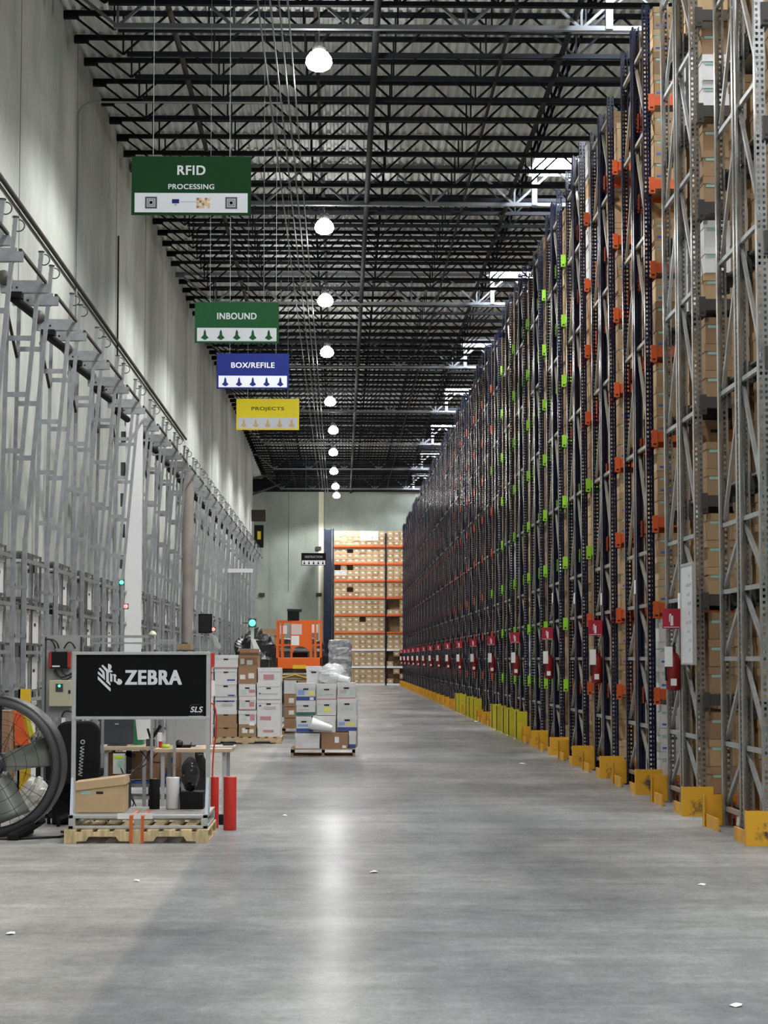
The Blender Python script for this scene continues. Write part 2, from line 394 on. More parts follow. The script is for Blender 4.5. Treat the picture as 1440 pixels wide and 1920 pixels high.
# ================================================================ LAMPS
hb = MB().lathe((0, 0, 0), (0, 0, 1), [(0, .16), (.09, .16), (.10, .12), (.11, .02), (.08, .02)], 24).build('high_bay_lamp', GALVD)
rod = MB().cyl((0, 0, .16), (0, 0, 1.12), .012, n=6).build('hanging_rod', GALVD, hb)
ln = MB().lathe((0, 0, 0), (0, 0, 1), [(.06, .04), (.14, .0), (.195, -.08), (.205, -.16), (.17, -.23), (.1, -.27), (0, -.28)], 24).build('lamp_lens', LENS, hb)
KIDS[hb.name] = [rod, ln]
def spot(x, y, z, p=1.0, ang=150):
    l = bpy.data.lights.new('high_bay_light', 'SPOT'); l.energy = SPOT_W * p; l.spot_size = math.radians(ang); l.spot_blend = .3
    l.shadow_soft_size = .18; l.color = (1.0, .985, .96)
    o = bpy.data.objects.new('high_bay_light', l); C.objects.link(o); o.location = (x, y, z - .36)
    l2 = bpy.data.lights.new('high_bay_glow', 'POINT'); l2.energy = SPOT_W * p * .075; l2.shadow_soft_size = .15; l2.color = (1.0, .985, .96)
    o = bpy.data.objects.new('high_bay_glow', l2); C.objects.link(o); o.location = (x, y, z - .5)
first = True; kk = 0
LY = [(598, 100), (608, 415), (610, 555), (613, 653), (619, 747), (625, 801), (625, 843), (626, 879), (629, 908), (631, 925)]
for u, v in LY:
    Y = ydepth(v, 10.8); X = at(u, v, Y).x
    if Y > YE - 1: Y = YE - 1.5
    o = hb if first else copy_tree(hb)
    o.location = (X, Y, 10.8)
    tag(o, 'glowing white high bay lamp over the aisle, %s from the camera' % (ORD[kk] if kk else 'the closest') if kk else 'large glowing high bay lamp over the aisle, closest to the camera', 'lamp', 'high bay lamps down the aisle')
    first = False; kk += 1
    spot(X, Y, 10.8)
for Y, p in ((22.5, .85), (13.5, .7), (4.5, .65), (-4.5, .6)): spot(-.35, Y, 10.8, p)
for i in range(17): spot(7.6, 12.87 + 6.2 * i, 11.0, .42, 140)

# ================================================================ PALLET RACKS (right)
def post_mesh(H, face, m):
    """C-section rack post, .08 wide; punched face looks to -Y (face=-1) or +Y (face=1)"""
    g = MB(); W = .085; D = .07; yf = 0 if face < 0 else D; yb = D - yf
    nr = int(H / .0508)
    for c in range(2):
        xa = c * W / 2; xb = xa + W / 2; cx = (xa + xb) / 2; hw, hh = .0095, .014
        for r in range(nr):
            za = r * .0508; zb_ = za + .0508; cz = (za + zb_) / 2
            o = [(xa, za), (xb, za), (xb, zb_), (xa, zb_)]; i = [(cx - hw, cz - hh * .8), (cx + hw, cz - hh * .8), (cx + hw * 1.2, cz + hh), (cx - hw * 1.2, cz + hh)]
            g.add([(x, yf, z) for x, z in o + i], [(k, (k + 1) % 4, 4 + (k + 1) % 4, 4 + k) for k in range(4)], m)
    H2 = nr * .0508
    g.add([(0, 0, 0), (0, D, 0), (0, D, H2), (0, 0, H2), (W, 0, 0), (W, D, 0), (W, D, H2), (W, 0, H2)], [(0, 1, 2, 3), (4, 7, 6, 5)], m)
    g.add([(0, yb, 0), (.018, yb, 0), (.018, yb, H2), (0, yb, H2), (W, yb, 0), (W - .018, yb, 0), (W - .018, yb, H2), (W, yb, H2)], [(0, 1, 2, 3), (4, 7, 6, 5)], m)
    g.box(-.03, W + .03, -.02, D + .02, 0, .012, m)
    return g.mesh('rack_post')
HZ = [.16, .74, 1.5, 2.1, 2.7, 3.9, 5.1, 6.3, 7.5, 8.5]
def brace_mesh(y0, y1, mid, m, H):
    g = MB(); ym = y1 if mid > 0 else y0; yo = y0 if mid > 0 else y1; z = [q for q in HZ if q < H]
    for a in z: g.bar((.04, y0, a), (.04, y1, a), .035, .04, m)
    for a, c in zip(z, z[1:]): g.bar((.05, ym, c - .03), (.05, yo, a + .05), .03, .045, m)
    return g.mesh('bracing')
LV = [.2 + .96 * i for i in range(9)]
PX = 3.42; BX = 6.16; RP = 3.1; Y00 = 16.62
YS = [0, .86, .96, 1.80]
def beam_mesh(m, y, plate=True):
    g = MB(); g.box(PX + .085, BX, y, y + .04, -.11, 0, m)
    g.box(PX + .06, PX + .125, y - .012, y + .055, -.17, .02, m).box(BX - .04, BX + .02, y - .01, y + .05, -.17, .02, m)
    g.box(PX + .075, PX + .11, y - .014, y - .011, -.15, -.13, HOLE)
    return g.mesh('beam')
deck_me = MB().box(PX + .1, BX - .02, .03, .88, -.018, .002, GALVB).box(PX + .1, BX - .02, .98, 1.82, -.018, .002, GALVB).mesh('shelf_deck')
pm = {}
def rack_style(k):
    if k < 2: return ('galv', 'brown')
    if k in (5, 6, 7, 8, 9): return ('navy', 'lime')
    if k == 4: return ('navy', 'mix')
    if k == 10: return ('navy', 'mix2')
    return ('navy', 'orange')
HT = {}
def build_rack(k, root, styl, H, short=False):
    fr = GALVD if styl[0] == 'galv' else NAVY
    key = (styl[0], H)
    if key not in pm:
        pm[key] = (post_mesh(H, -1, fr), post_mesh(H, 1, fr),
                   brace_mesh(.05, .90, 1, GALVB if styl[0] == 'navy' else GALV, H), brace_mesh(.98, 1.82, -1, GALVB if styl[0] == 'navy' else GALV, H))
    a, c, b1, b2 = pm[key]
    for x in (PX, BX):
        for y, me, br in ((0, None, b1), (.96, None, b2)):
            f = bpy.data.objects.new('upright_frame', None); C.objects.link(f); f.parent = root; f.location = (x, y, 0)
            for yy, me2 in ((0, a), (.82, c)):
                o = bpy.data.objects.new('post', me2); C.objects.link(o); o.parent = f; o.location = (0, yy, 0)
            o = bpy.data.objects.new('bracing', br); C.objects.link(o); o.parent = f; o.location = (0, -y, 0)
    for i, z in enumerate(LV):
        for y in (-.02, .84, .97, 1.84):
            nm = styl[1]
            if nm == 'mix': nm = 'lime' if i in (3, 4) else 'orange'
            if nm == 'mix2': nm = 'lime' if i % 3 == 0 else 'orange'
            if nm == 'brown' and i == 0: nm = 'orange'
            mm = {'brown': DBROWN, 'orange': ORANGE, 'lime': LIME, 'white': LITBEAM}[nm]
            kk_ = ('beam', nm, y)
            if kk_ not in pm: pm[kk_] = beam_mesh(mm, y)
            if k > 16 and y in (.84, .97): continue
            o = bpy.data.objects.new('beam', pm[kk_]); C.objects.link(o); o.parent = root; o.location = (0, 0, z)
        o = bpy.data.objects.new('shelf_deck', deck_me); C.objects.link(o); o.parent = root; o.location = (0, 0, z)
NR = 32
for k in range(NR):
    st = rack_style(k); H = 8.95 if k % 3 else 8.75
    if k < 2: H = 9.15
    nm = {'brown': 'galvanised pallet rack with dark brown beams', 'lime': 'navy pallet rack with lime green beams', 'mix': 'navy pallet rack mixing lime and orange beams',
          'mix2': 'navy pallet rack with a few lime beams among orange', 'orange': 'navy pallet rack with orange beams'}[st[1]]
    root = thing('pallet_rack', (0, Y00 + RP * k, 0), '%s, the %s row from the camera' % (nm, ORD[k] if k else 'first'), 'rack', 'pallet racks along the aisle')
    build_rack(k, root, st, H)

# ---- post guards
def dirty(name, base):
    m = mat(name, base, .5); nt = m.node_tree; L_ = nt.links.new; bs = nt.nodes['Principled BSDF']
    tc = nt.nodes.new('ShaderNodeTexCoord'); mp = nt.nodes.new('ShaderNodeMapping'); mp.inputs['Location'].default_value = (-3.42 * 5.5, 0, -.10 * 6.5); mp.inputs['Scale'].default_value = (5.5, 0, 6.5)
    L_(tc.outputs['Object'], mp.inputs[0]); gr = nt.nodes.new('ShaderNodeTexGradient'); gr.gradient_type = 'SPHERICAL'; L_(mp.outputs[0], gr.inputs[0])
    oi = nt.nodes.new('ShaderNodeObjectInfo'); nz = nt.nodes.new('ShaderNodeTexNoise'); nz.noise_dimensions = '4D'; nz.inputs['Scale'].default_value = 14; nz.inputs['Detail'].default_value = 7; nz.inputs['Roughness'].default_value = .7
    L_(tc.outputs['Object'], nz.inputs['Vector']); mw = nt.nodes.new('ShaderNodeMath'); mw.operation = 'MULTIPLY'; L_(oi.outputs['Random'], mw.inputs[0]); mw.inputs[1].default_value = 40; L_(mw.outputs[0], nz.inputs['W'])
    mu = nt.nodes.new('ShaderNodeMath'); mu.operation = 'MULTIPLY_ADD'; L_(gr.outputs['Fac'], mu.inputs[0]); mu.inputs[1].default_value = .34; L_(nz.outputs['Fac'], mu.inputs[2])
    mr = nt.nodes.new('ShaderNodeMapRange'); mr.inputs['From Min'].default_value = .66; mr.inputs['From Max'].default_value = .84; L_(mu.outputs[0], mr.inputs['Value'])
    mx = nt.nodes.new('ShaderNodeMix'); mx.data_type = 'RGBA'; L_(mr.outputs[0], mx.inputs['Factor']); mx.inputs['A'].default_value = (*base, 1); mx.inputs['B'].default_value = (.05, .045, .03, 1); L_(mx.outputs['Result'], bs.inputs['Base Color'])
    return m
GUARDD = dirty('scuffed guard paint', (0.72, 0.38, 0.02))
def guard_low(y0, sgn, label, mtl=GUARD, smudge=True):
    """an upright plate across the aisle line and a low board along it; sgn 1: board runs away from the camera"""
    r = thing('post_guard', (0, y0, 0), label, 'guard', 'yellow steel guards at the rack feet')
    MB().box(3.25, 3.55, -.012, 0, 0, .28).build('end_plate', GUARDD if smudge else mtl, r)
    MB().box(3.25, 3.262, min(0, sgn * .05), max(0, sgn * .05), 0, .28, mtl).build('flange', mtl, r)
    MB().box(3.27, 3.285, min(0, sgn * .62), max(0, sgn * .62), 0, .11, mtl).build('side_board', mtl, r)
def guard_tall(y0, label):
    r = thing('post_guard', (0, y0, 0), label, 'guard', 'yellow steel guards at the rack feet')
    MB().box(3.25, 3.265, 0, .30, 0, .52).box(3.25, 3.46, 0, .015, 0, .52).build('angle_guard', GUARDY, r)
    MB().box(3.22, 3.30, -.02, .32, 0, .012).build('base_plate', GUARDY, r)
for k in range(NR):
    Y = Y00 + RP * k - .1; nn = ORD[k] if k else 'first'
    if k in (7, 8, 9, 11, 12, 13):
        guard_tall(Y, 'tall yellow green angle guard at the near foot of the %s rack row' % nn)
        if k in (9, 12): guard_low(Y + 1.98, -1, 'low yellow guard at the far foot of the %s rack row' % nn, smudge=False)
        else: guard_tall(Y + 1.75, 'tall yellow green angle guard at the far foot of the %s rack row' % nn)
    else:
        guard_low(Y, 1, 'low orange yellow guard plate at the near foot of the %s rack row' % nn, smudge=k < 9)
        guard_low(Y + 1.98, -1, 'low orange yellow guard plate at the far foot of the %s rack row' % nn, smudge=False)

# ---- boxes on the racks
BW, BD, BH = .325, .40, .262
def carton(cm, lid=True, front=True):
    """returns (body mesh, lid mesh, label mesh, sticker mesh) with the base at z=0 and the front at y=0"""
    g = MB().box(.006, BW - .012, .006, BD - .012, 0, BH - .055, cm)
    g.box(.12, .19, .004, .007, .135, .165, HOLE)
    body = g.mesh('records_box')
    lidm = MB().box(0, BW - .006, 0, BD - .006, BH - .075, BH - .004, cm).mesh('lid')
    lb = MB().box(.03, .12, .003, .006, .155, .182, LBL).mesh('paper_label')
    st = MB().box(.03, .155, .003, .006, .03, .052, BLUE).mesh('sticker')
    return body, lidm, lb, st
CT = [carton(CARD), carton(CARD2), carton(CARD3), carton(CARDW)]
side_lb = MB().box(.003, .006, .12, .21, .12, .17, LBLW).mesh('paper_label')
random.seed(11)
layout = []   # every box position in the racks: (row, level, column, depth index, height index, x, y, z, tint)
for k in range(NR):
    for lv in range(9):
        white = (k == 2 and lv in (0, 1)) or (k == 4 and lv in (7, 8)) or (k == 1 and lv in (7, 5)) or random.random() < .04
        base = random.choice((1, 1, 0)) if k < 2 else random.choice((0, 0, 2)) if k < 4 else random.choice((1, 1, 0, 1))
        top = 4 if lv == 8 and k % 4 in (0, 2) else 3
        for dpt in range(4):
            for col in range(8):
                if dpt > 0 and col > 0: continue
                for h in range(top):
                    if random.random() < (.03 if h < top - 1 else .12): break
                    tint = 3 if white and random.random() < .85 else (base if random.random() < .7 else random.randrange(3))
                    yy = (.03, .44, 1.0, 1.41)[dpt] + Y00 + RP * k + random.uniform(-.008, .012)
                    layout.append((k, lv, col, dpt, h, PX + .125 + col * .329 + random.uniform(-.004, .004), yy, LV[lv] + .004 + h * BH, tint))
single = [q for q in layout if (q[0] == 0 and q[2] == 0) or (q[0] == 1 and (q[2] == 0 or (q[3] == 0 and q[2] == 1))) or (q[0] == 2 and q[3] == 0 and q[2] < 2)]
single = single[:300]; sset = set(q[:5] for q in single)
rest = MB(); tints = [CARD, CARD2, CARD3, CARDW]
tn = ['brown', 'dark brown', 'pale brown', 'white']
for q in layout:
    if q[:5] in sset: continue
    x, y, z = q[5:8]; cm = tints[q[8]]
    rest.box(x + .006, x + BW - .012, y + .006, y + BD - .012, z, z + BH - .07, cm)
    rest.box(x, x + BW - .006, y, y + BD - .006, z + BH - .075, z + BH - .004, cm)
    if q[3] == 0 and q[2] < 3 and q[0] < 14:
        rest.box(x + .03, x + .12, y + .003, y + .006, z + .155, z + .182, LBL)
        if random.random() < .6: rest.box(x + .03, x + .155, y + .003, y + .006, z + .03, z + .052, BLUE)
tag(rest.build('records_boxes'), 'brown and white cardboard records boxes filling the farther pallet racks', 'boxes', kind='stuff')
DP = ['at the camera-side front', 'second deep', 'third deep', 'at the far side']
HN = ['bottom of its stack', 'second up its stack', 'third up its stack', 'topmost of four']
for q in single:
    me = CT[q[8]]
    o = bpy.data.objects.new('records_box', me[0]); C.objects.link(o); o.location = q[5:8]
    tag(o, '%s box, rack row %s, %s shelf up, %s column%s, %s' % (tn[q[8]], ('one', 'two', 'three')[q[0]], ORD[q[1]], ('front', 'second', 'third', 'rear')[q[3]], ' by post' if q[2] == 0 else ' inner', ('bottom', 'second', 'third', 'topmost')[q[4]]), 'box', 'records boxes on the nearest racks')
    l = bpy.data.objects.new('lid', me[1]); C.objects.link(l); l.parent = o
    if q[3] == 0:
        l = bpy.data.objects.new('paper_label', me[2]); C.objects.link(l); l.parent = o
        if q[0] == 2 and (q[1] + q[4]) % 3: 
            l = bpy.data.objects.new('sticker', me[3]); C.objects.link(l); l.parent = o
    elif q[4] == 1:
        l = bpy.data.objects.new('paper_label', side_lb); C.objects.link(l); l.parent = o

# ---- extinguishers and their signs
ex = thing('fire_extinguisher', (0, 0, 0), '', 'fire extinguisher', 'fire extinguishers on the rack ends')
e1 = MB().lathe((0, 0, 0), (0, 0, 1), [(0, 0), (.06, 0), (.075, .02), (.075, .30), (.06, .35), (.025, .385), (.025, .42)], 20).build('cylinder', mat('extinguisher red', (0.22, 0.008, 0.01), .35), ex)
e2 = MB().box(-.015, .015, -.08, .03, .42, .45).bar((0, -.02, .45), (0, -.1, .48), .02, .012).build('valve_handle', BLACK, ex)
e3 = MB().tube([(0, -.03, .43), (-.06, -.07, .40), (-.085, -.05, .25), (-.08, -.03, .1)], .01).build('hose', BLACK, ex)
e4 = MB().box(-.10, -.02, -.085, -.08, .24, .44).build('inspection_tag', PAPER, ex)
e5 = MB().box(-.04, .02, -.078, -.074, .05, .12).build('label', PAPER, ex)
KIDS[ex.name] = [e1, e2, e3, e4, e5]
sg = thing('extinguisher_sign', (0, 0, 0), '', 'sign', 'red extinguisher signs on the rack ends')
s1 = MB().poly([(-.10, -.10, 0), (-.10, -.095, 0), (.10, -.0, 0), (.10, -.01, 0)], (0, 0, .2)).box(-.10, .08, -.105, -.1, 0, .2).build('sign_panel', REDS, sg)
s2 = MB().box(-.022, .006, -.108, -.105, .03, .13).box(-.03, -.015, -.108, -.105, .13, .15).box(-.035, -.028, -.108, -.105, .07, .14).box(-.09, .07, -.107, -.105, .012, .018).build('extinguisher_symbol', SWHITE, sg)
KIDS[sg.name] = [s1, s2]
ks = [1] + list(range(3, 32, 2))
for i, k in enumerate(ks):
    Y = Y00 + RP * k + .88
    nn = ORD[k]
    o = ex if i == 0 else copy_tree(ex); o.location = (3.34, Y, 1.18)
    tag(o, 'red fire extinguisher with white tag hung on the %s rack row' % nn, 'fire extinguisher')
    o = sg if i == 0 else copy_tree(sg); o.location = (3.32, Y, 1.80)
    tag(o, 'red extinguisher sign fixed above the extinguisher on the %s rack row' % nn, 'sign')
# whiteboard on the second row
r = thing('whiteboard', (3.375, 19.62, 1.46), 'narrow silver framed whiteboard hung on the second galvanised rack end', 'whiteboard')
MB().box(0, .02, 0, .66, 0, .95).build('board', CHALK, r)
MB().box(-.008, .028, -.02, 0, -.02, .97).box(-.008, .028, .66, .68, -.02, .97).box(-.008, .028, 0, .66, -.02, 0).box(-.008, .028, 0, .66, .95, .97).build('board_frame', ALU, r)
g = MB()
for i in range(9):
    z = .12 + i * .09; g.tube([(-.002, .12 + .05 * j, z + (.02 if (i + j) % 2 else -.01)) for j in range(3 + i % 4)], .0025, 4)
g.build('handwriting', mat('faded marker', (.45, .42, .46), .6), r)
# stretch film and paper tags on the posts
for k, z in ((1, 2.0), (2, 2.25), (3, 2.2), (4, 2.3), (5, 2.4)):
    o = MB().box(3.405, 3.415, 0, .09, 0, .16).build('rack_tag', PAPER); o.location = (0, Y00 + RP * k + .87, z)
    tag(o, 'small white paper tag stuck on the middle post of the %s rack row' % ORD[k], 'tag', 'paper tags on the rack posts')

# ================================================================ END RACK
EY = 116.0
er = thing('pallet_rack', (0, EY, 0), 'navy and orange rack packed with boxes against the end wall', 'rack')
def ebox(x0, x1, y0, y1, z0, z1, n, m): return MB().box(x0, x1, y0, y1, z0, z1).build(n, m, er)
EXL = [-.52, 2.47, 5.45]
for x in EXL:
    f = MB().box(x, x + .09, 0, .09, 0, 8.6 if x > 0 else 8.85).box(x, x + .09, 1.0, 1.09, 0, 8.6)
    for i in range(8): f.bar((x + .045, .05, .3 + i), (x + .045, 1.04, 1.2 + i), .03)
    f.build('upright_frame', NAVY, er)
ELV = [.12, 1.06, 2.04, 3.0, 3.97, 4.95, 5.93, 6.91, 7.88]
ELV = [.10, 1.08, 2.05, 3.02, 4.0, 4.98, 5.95, 6.92, 7.9]
for i, z in enumerate(ELV):
    for a, b_ in zip(EXL, EXL[1:]):
        ebox(a + .09, b_, -.02, .04, z - .11, z, 'beam', LITBEAM if i < 3 else ORANGE)  # lowest front beams: daylight put into their colour as white
        ebox(a + .09, b_, 1.0, 1.05, z - .11, z, 'beam', ORANGE)
    ebox(EXL[0] + .09, EXL[2], .04, 1.0, z - .02, z - .002, 'shelf_deck', GALVD)
g = MB()
for z in ELV:
    for bay in (0, 1):
        for c in range(8):
            for h in range(3): x = EXL[bay] + .12 + c * .359; g.box(x, x + .345, .56, .96, z + .001 + h * .277, z + h * .277 + .27)
o = g.build('rear_boxes', CARD2, er); o['kind'] = 'stuff'
tag(MB().box(-.98, -.56, .1, .2, 0, 8.8).box(-.98, -.9, 0, 1.0, 0, 8.85).box(-.62, -.56, 0, 1.0, 0, 8.85).build('rack_end_frame', NAVY), 'tall navy steel frame standing beside the end wall rack', 'frame').location = (0, EY, 0)
random.seed(5)
cb = MB().box(0, .345, 0, .42, 0, .215, CARD3).mesh('storage_box')
cb2 = MB().box(0, .345, 0, .42, 0, .215, CARD).mesh('storage_box')
cw = MB().box(0, .345, 0, .42, 0, .215, CARDW).mesh('storage_box')
cl = MB().box(-.006, .351, -.008, .428, .205, .27, CARD3).mesh('lid')
cl2 = MB().box(-.006, .351, -.008, .428, .205, .27, CARDW).mesh('lid')
ce = MB().box(.10, .25, -.006, -.001, .09, .18, LBLW).mesh('paper_label')
missing = {(6, 0, 2, 2), (5, 0, 2, 1), (7, 0, 2, 2), (3, 0, 4, 2), (6, 0, 0, 2)}
for i, z in enumerate(ELV):
    for bay in (0, 1):
        ncol = 8 if bay == 0 else 4
        for c in range(ncol):
            for h in range(3):
                if (i, bay, c, h) in missing: continue
                if bay == 1 and i in (3, 4) and c < 2 and h > (0 if i == 4 else -1) : continue
                if bay == 1 and i in (0, 1) and (c + h) % 3 != 0: continue
                wht = (i == 8 and bay == 0 and c in (4, 5, 6) and h > 0) or (i == 6 and bay == 0 and c < 2 and h == 1)
                o = bpy.data.objects.new('storage_box', cw if wht else random.choice((cb, cb, cb2))); C.objects.link(o)
                o.location = (EXL[bay] + .12 + c * .359 + random.uniform(-.006, .006), EY + .02 + random.uniform(0, .03), z + h * .277 + .001)
                tag(o, '%s box, end rack %s bay, %s shelf up, %s column, %s in its stack' % ('white' if wht else 'tan', ('wide', 'far')[bay], ORD[i], ORD[c], ('bottom', 'middle', 'top')[h]), 'box', 'boxes on the end wall rack')
                l = bpy.data.objects.new('lid', cl2 if wht else cl); C.objects.link(l); l.parent = o
                l = bpy.data.objects.new('paper_label', ce); C.objects.link(l); l.parent = o
# equipment on the end wall
for u, v in ((597, 1028), (598, 1115), (491, 1115)):
    p = at(u, v, YE - .1)
    tag(MB().box(p.x - .16, p.x + .16, YE - .12, YE, p.z - .1, p.z + .1).build('wall_box', PIPE), 'small dark wall box on the end wall, %s' % ('upper one by the pale strip' if v == 1028 else 'lower one by the pale strip' if u == 598 else 'by the corner on the open side'), 'box')

# ================================================================ HANGING SIGNS
def down_arrow(g, cx, cz, s, y, m):
    g.poly([(cx + a * s, y, cz + c * s) for a, c in ((0, .5), (.10, .28), (.14, -.05), (.36, -.28), (0, -.5), (-.36, -.28), (-.14, -.05), (-.10, .28))][::-1], (0, -.002, 0), m)
def sign(u0, v0, u1, v1, Y, colr, title, tcol, label, arrows=None, extra=None, pw=.5, ph=.2, band=.38):
    a = at(u0, v1, Y); c = at(u1, v0, Y); W = c.x - a.x; Hh = c.z - a.z
    r = thing('hanging_sign', ((a.x + c.x) / 2, Y, a.z), label, 'sign', 'aisle signs hung from the roof')
    MB().box(-W / 2, W / 2, 0, .012, 0, Hh).build('sign_panel', colr, r)
    MB().box(-W / 2 * .945, W / 2 * .945, -.003, 0, Hh * .045, Hh * band).build('white_band', SWHITE, r)
    for t, w_, h_, z_ in title: text_mesh('lettering', t, .2, (0, -.003, Hh * z_), tcol, r, bold=.035, spacing=1.08, width=W * w_, height=Hh * h_)
    if arrows:
        g = MB()
        for i in range(5): down_arrow(g, (i - 2) * W * .19, Hh * band / 2 + .01, Hh * band * .72, -.003, arrows)
        g.build('arrow_symbols', arrows, r)
    if extra: extra(r, W, Hh)
    for s in (-1, 1):
        MB().cyl((s * W * .32, .006, Hh), (s * W * .32, .006, ZT + .02 - a.z), .0035, n=5).build('hanging_wire', GALV, r)
    return r
def chips(r, W, Hh):
    g = MB()
    for s in (-1, 1):
        cx = s * W * .335; q = Hh * .1; cz = Hh * .21
        g.box(cx - q, cx + q, -.005, -.003, cz - q, cz + q, DGREY).box(cx - q * .72, cx + q * .72, -.006, -.005, cz - q * .72, cz + q * .72, GREYP)
        g.box(cx - q * .5, cx + q * .5, -.007, -.006, cz - q * .5, cz + q * .5, DGREY).box(cx - q * .38, cx + q * .38, -.008, -.007, cz - q * .38, cz + q * .38, SWHITE)
        g.box(cx - q * .27, cx + q * .27, -.009, -.008, cz - q * .27, cz + q * .27, SBLACK)
    g.build('chip_symbol', None, r)
    MB().box(-W * .16, -W * .10, -.006, -.003, Hh * .20, Hh * .27, SBLUE).box(-W * .14, -W * .12, -.006, -.003, Hh * .16, Hh * .2, GREYP).build('computer_symbol', None, r)
    MB().box(-W * .09, W * .05, -.005, -.003, Hh * .225, Hh * .232, GREYP).build('line_symbol', None, r)
    g = MB()
    for i in range(5):
        for j in range(4):
            if (i * 3 + j) % 5 == 4: continue
            x = W * (.045 + i * .023); z = Hh * (.12 + j * .045); g.box(x, x + W * .02, -.006 - .0003 * ((i + j) % 3), -.003, z, z + Hh * .04, TAN if (i + j) % 3 else CARD2)
    g.build('box_pile_symbol', None, r)
sign(246, 294, 471, 403, 20.8, SGREEN, [('RFID', .235, .16, .765), ('PROCESSING', .385, .088, .485)], SWHITE, 'dark green hanging sign reading RFID PROCESSING with chip symbols', None, chips, band=.375)
sign(365, 567, 523, 643, 29.6, SGREEN2, [('INBOUND', .47, .16, .66)], SWHITE, 'mid green hanging sign reading INBOUND over five arrows', SGREEN2, band=.37)
sign(406, 663, 542, 729, 34.5, SBLUE, [('BOX/REFILE', .60, .155, .67)], SWHITE, 'blue hanging sign reading BOX/REFILE over five arrows', SBLUE, band=.37)
sign(443, 748, 561, 806, 40.0, SYEL, [('PROJECTS', .52, .14, .67)], mat('sign dark text', (.12, .10, .03), .6), 'yellow hanging sign reading PROJECTS over five tan arrows', TAN, band=.40)
sign(565, 1037, 611, 1060, 98.0, SBLACK, [('DESTRUCTION', .72, .19, .69)], mat('dim grey text', (.28, .29, .30), .6), 'small black hanging sign reading DESTRUCTION near the end wall', SBLACK, band=.40)

# ================================================================ LEFT STORAGE TOWERS
def ladder_me():
    g = MB()
    # outer rail leans in towards the foot; inner rail stands nearly upright
    zt, zb = 5.95, 2.85
    xi_t, xi_b, xo_t, xo_b = -3.66, -3.70, -3.30, -3.56
    g.bar((xi_t, 0, zt - .35), (xi_b, 0, zb), .042, .042); g.bar((xo_t, 0, zt), (xo_b, 0, zb), .044, .044); g.cyl((xo_t, 0, zt), (xo_t, 0, zt + .015), .035, n=10, m=DGREY)
    z = zt - .95
    while z > zb:
        t = (zt - z) / (zt - zb)
        g.bar((xi_t + (xi_b - xi_t) * t, 0, z), (xo_t + (xo_b - xo_t) * t, 0, z), .02, .055); z -= .62
    g.bar((-3.70, 0, 2.86), (-3.70, 0, .0), .035, .035); g.bar((-3.565, 0, 2.86), (-3.565, 0, .0), .05, .05)
    for z in (2.3, 1.75, 1.2, .7): g.box(-3.71, -3.54, -.03, .03, z - .02, z + .02)
    return g.mesh('ladder_frame', GALVT)
lm = ladder_me()
tw = thing('storage_tower', (0, 0, 0), '', 'tower', 'galvanised storage towers along the wall')
parts = []
for y in (0, .8):
    o = bpy.data.objects.new('ladder_frame', lm); C.objects.link(o); o.parent = tw; o.location = (0, y, 0); parts.append(o)
for y in (0, .8):
    g = MB().box(-3.74, -3.22, y - .034, y - .028, 5.50, 5.60).box(-3.74, -3.22, y + .028, y + .034, 5.50, 5.60).box(-3.70, -3.30, y - .028, y + .028, 5.495, 5.50)
    g.box(-3.70, -3.28, y - .015, y + .015, 5.60, 5.64)
    for x in (-3.62, -3.56): g.cyl((x, y - .037, 5.555), (x, y - .033, 5.555), .014, n=8, m=HOLE)
    parts.append(g.build('top_bracket', GALVT, tw))
parts.append(MB().lathe((-3.70, -.12, 5.66), (0, 1, 0), [(0, 0), (.07, 0), (.08, .03), (.08, .22), (.05, .25)], 16).build('drive_motor', mat('motor grey', (.10, .095, .09), .5, .3), tw))
parts.append(MB().cyl((-3.60, -.05, 5.44), (-3.50, .75, 5.40), .05, n=12).box(-3.66, -3.50, -.1, .08, 5.44, 5.50).build('drive_shaft', MBLACK, tw))
for y in (0, .8):
    parts.append(MB().tube([(-3.27 + .06 * math.sin(t), y, 5.87 + .06 * math.cos(t)) for t in [PI * i / 8 for i in range(0, 13)]], .007, 5).build('cable_loop', DGREY, tw))
parts.append(MB().bar((-3.25, .8, 5.62), (-3.25, 2.6, 5.62), .03).bar((-3.68, 0, 5.35), (-3.68, .8, 4.9), .03).build('tie_rod', PIPE, tw))
KIDS[tw.name] = parts
UY = 1.0
un = thing('shelving_unit', (0, 0, 0), '', 'shelving unit', 'galvanised shelving units between the towers')
g = MB()
for y in (0, .60, .72, 1.38):
    g.box(-3.635, -3.61, y, y + .03, 0, 2.72); g.box(-4.1, -4.06, y, y + .04, 0, 2.72)
up_ = [g.build('upright', GALVD, un)]
for z in (.10, .62, 1.14, 1.68, 2.20, 2.72):
    up_.append(MB().box(-4.1, -3.62, 0, 1.42, z - .02, z).build('shelf', GALVD, un))
    if z > .2: up_.append(MB().box(-3.60, -3.57, -.15, 1.55, z - .13, z - .09).build('rail', GALV, un))
up_.append(MB().box(-4.12, -4.10, 0, 1.42, 0, 2.7).build('back_panel', mat('dark back panel', (.10, .085, .07), .8), un))
KIDS[un.name] = up_
tote = MB().box(0, .34, 0, .50, 0, .36, CARDW).mesh('white_tote')
tlid = MB().box(-.012, .352, -.012, .512, .33, .375, CARDW).mesh('lid'); thd = MB().box(.341, .346, .15, .28, .2, .235, HOLE).mesh('hand_hole')
NT = 26; TP = 2.58; T0 = 17.15
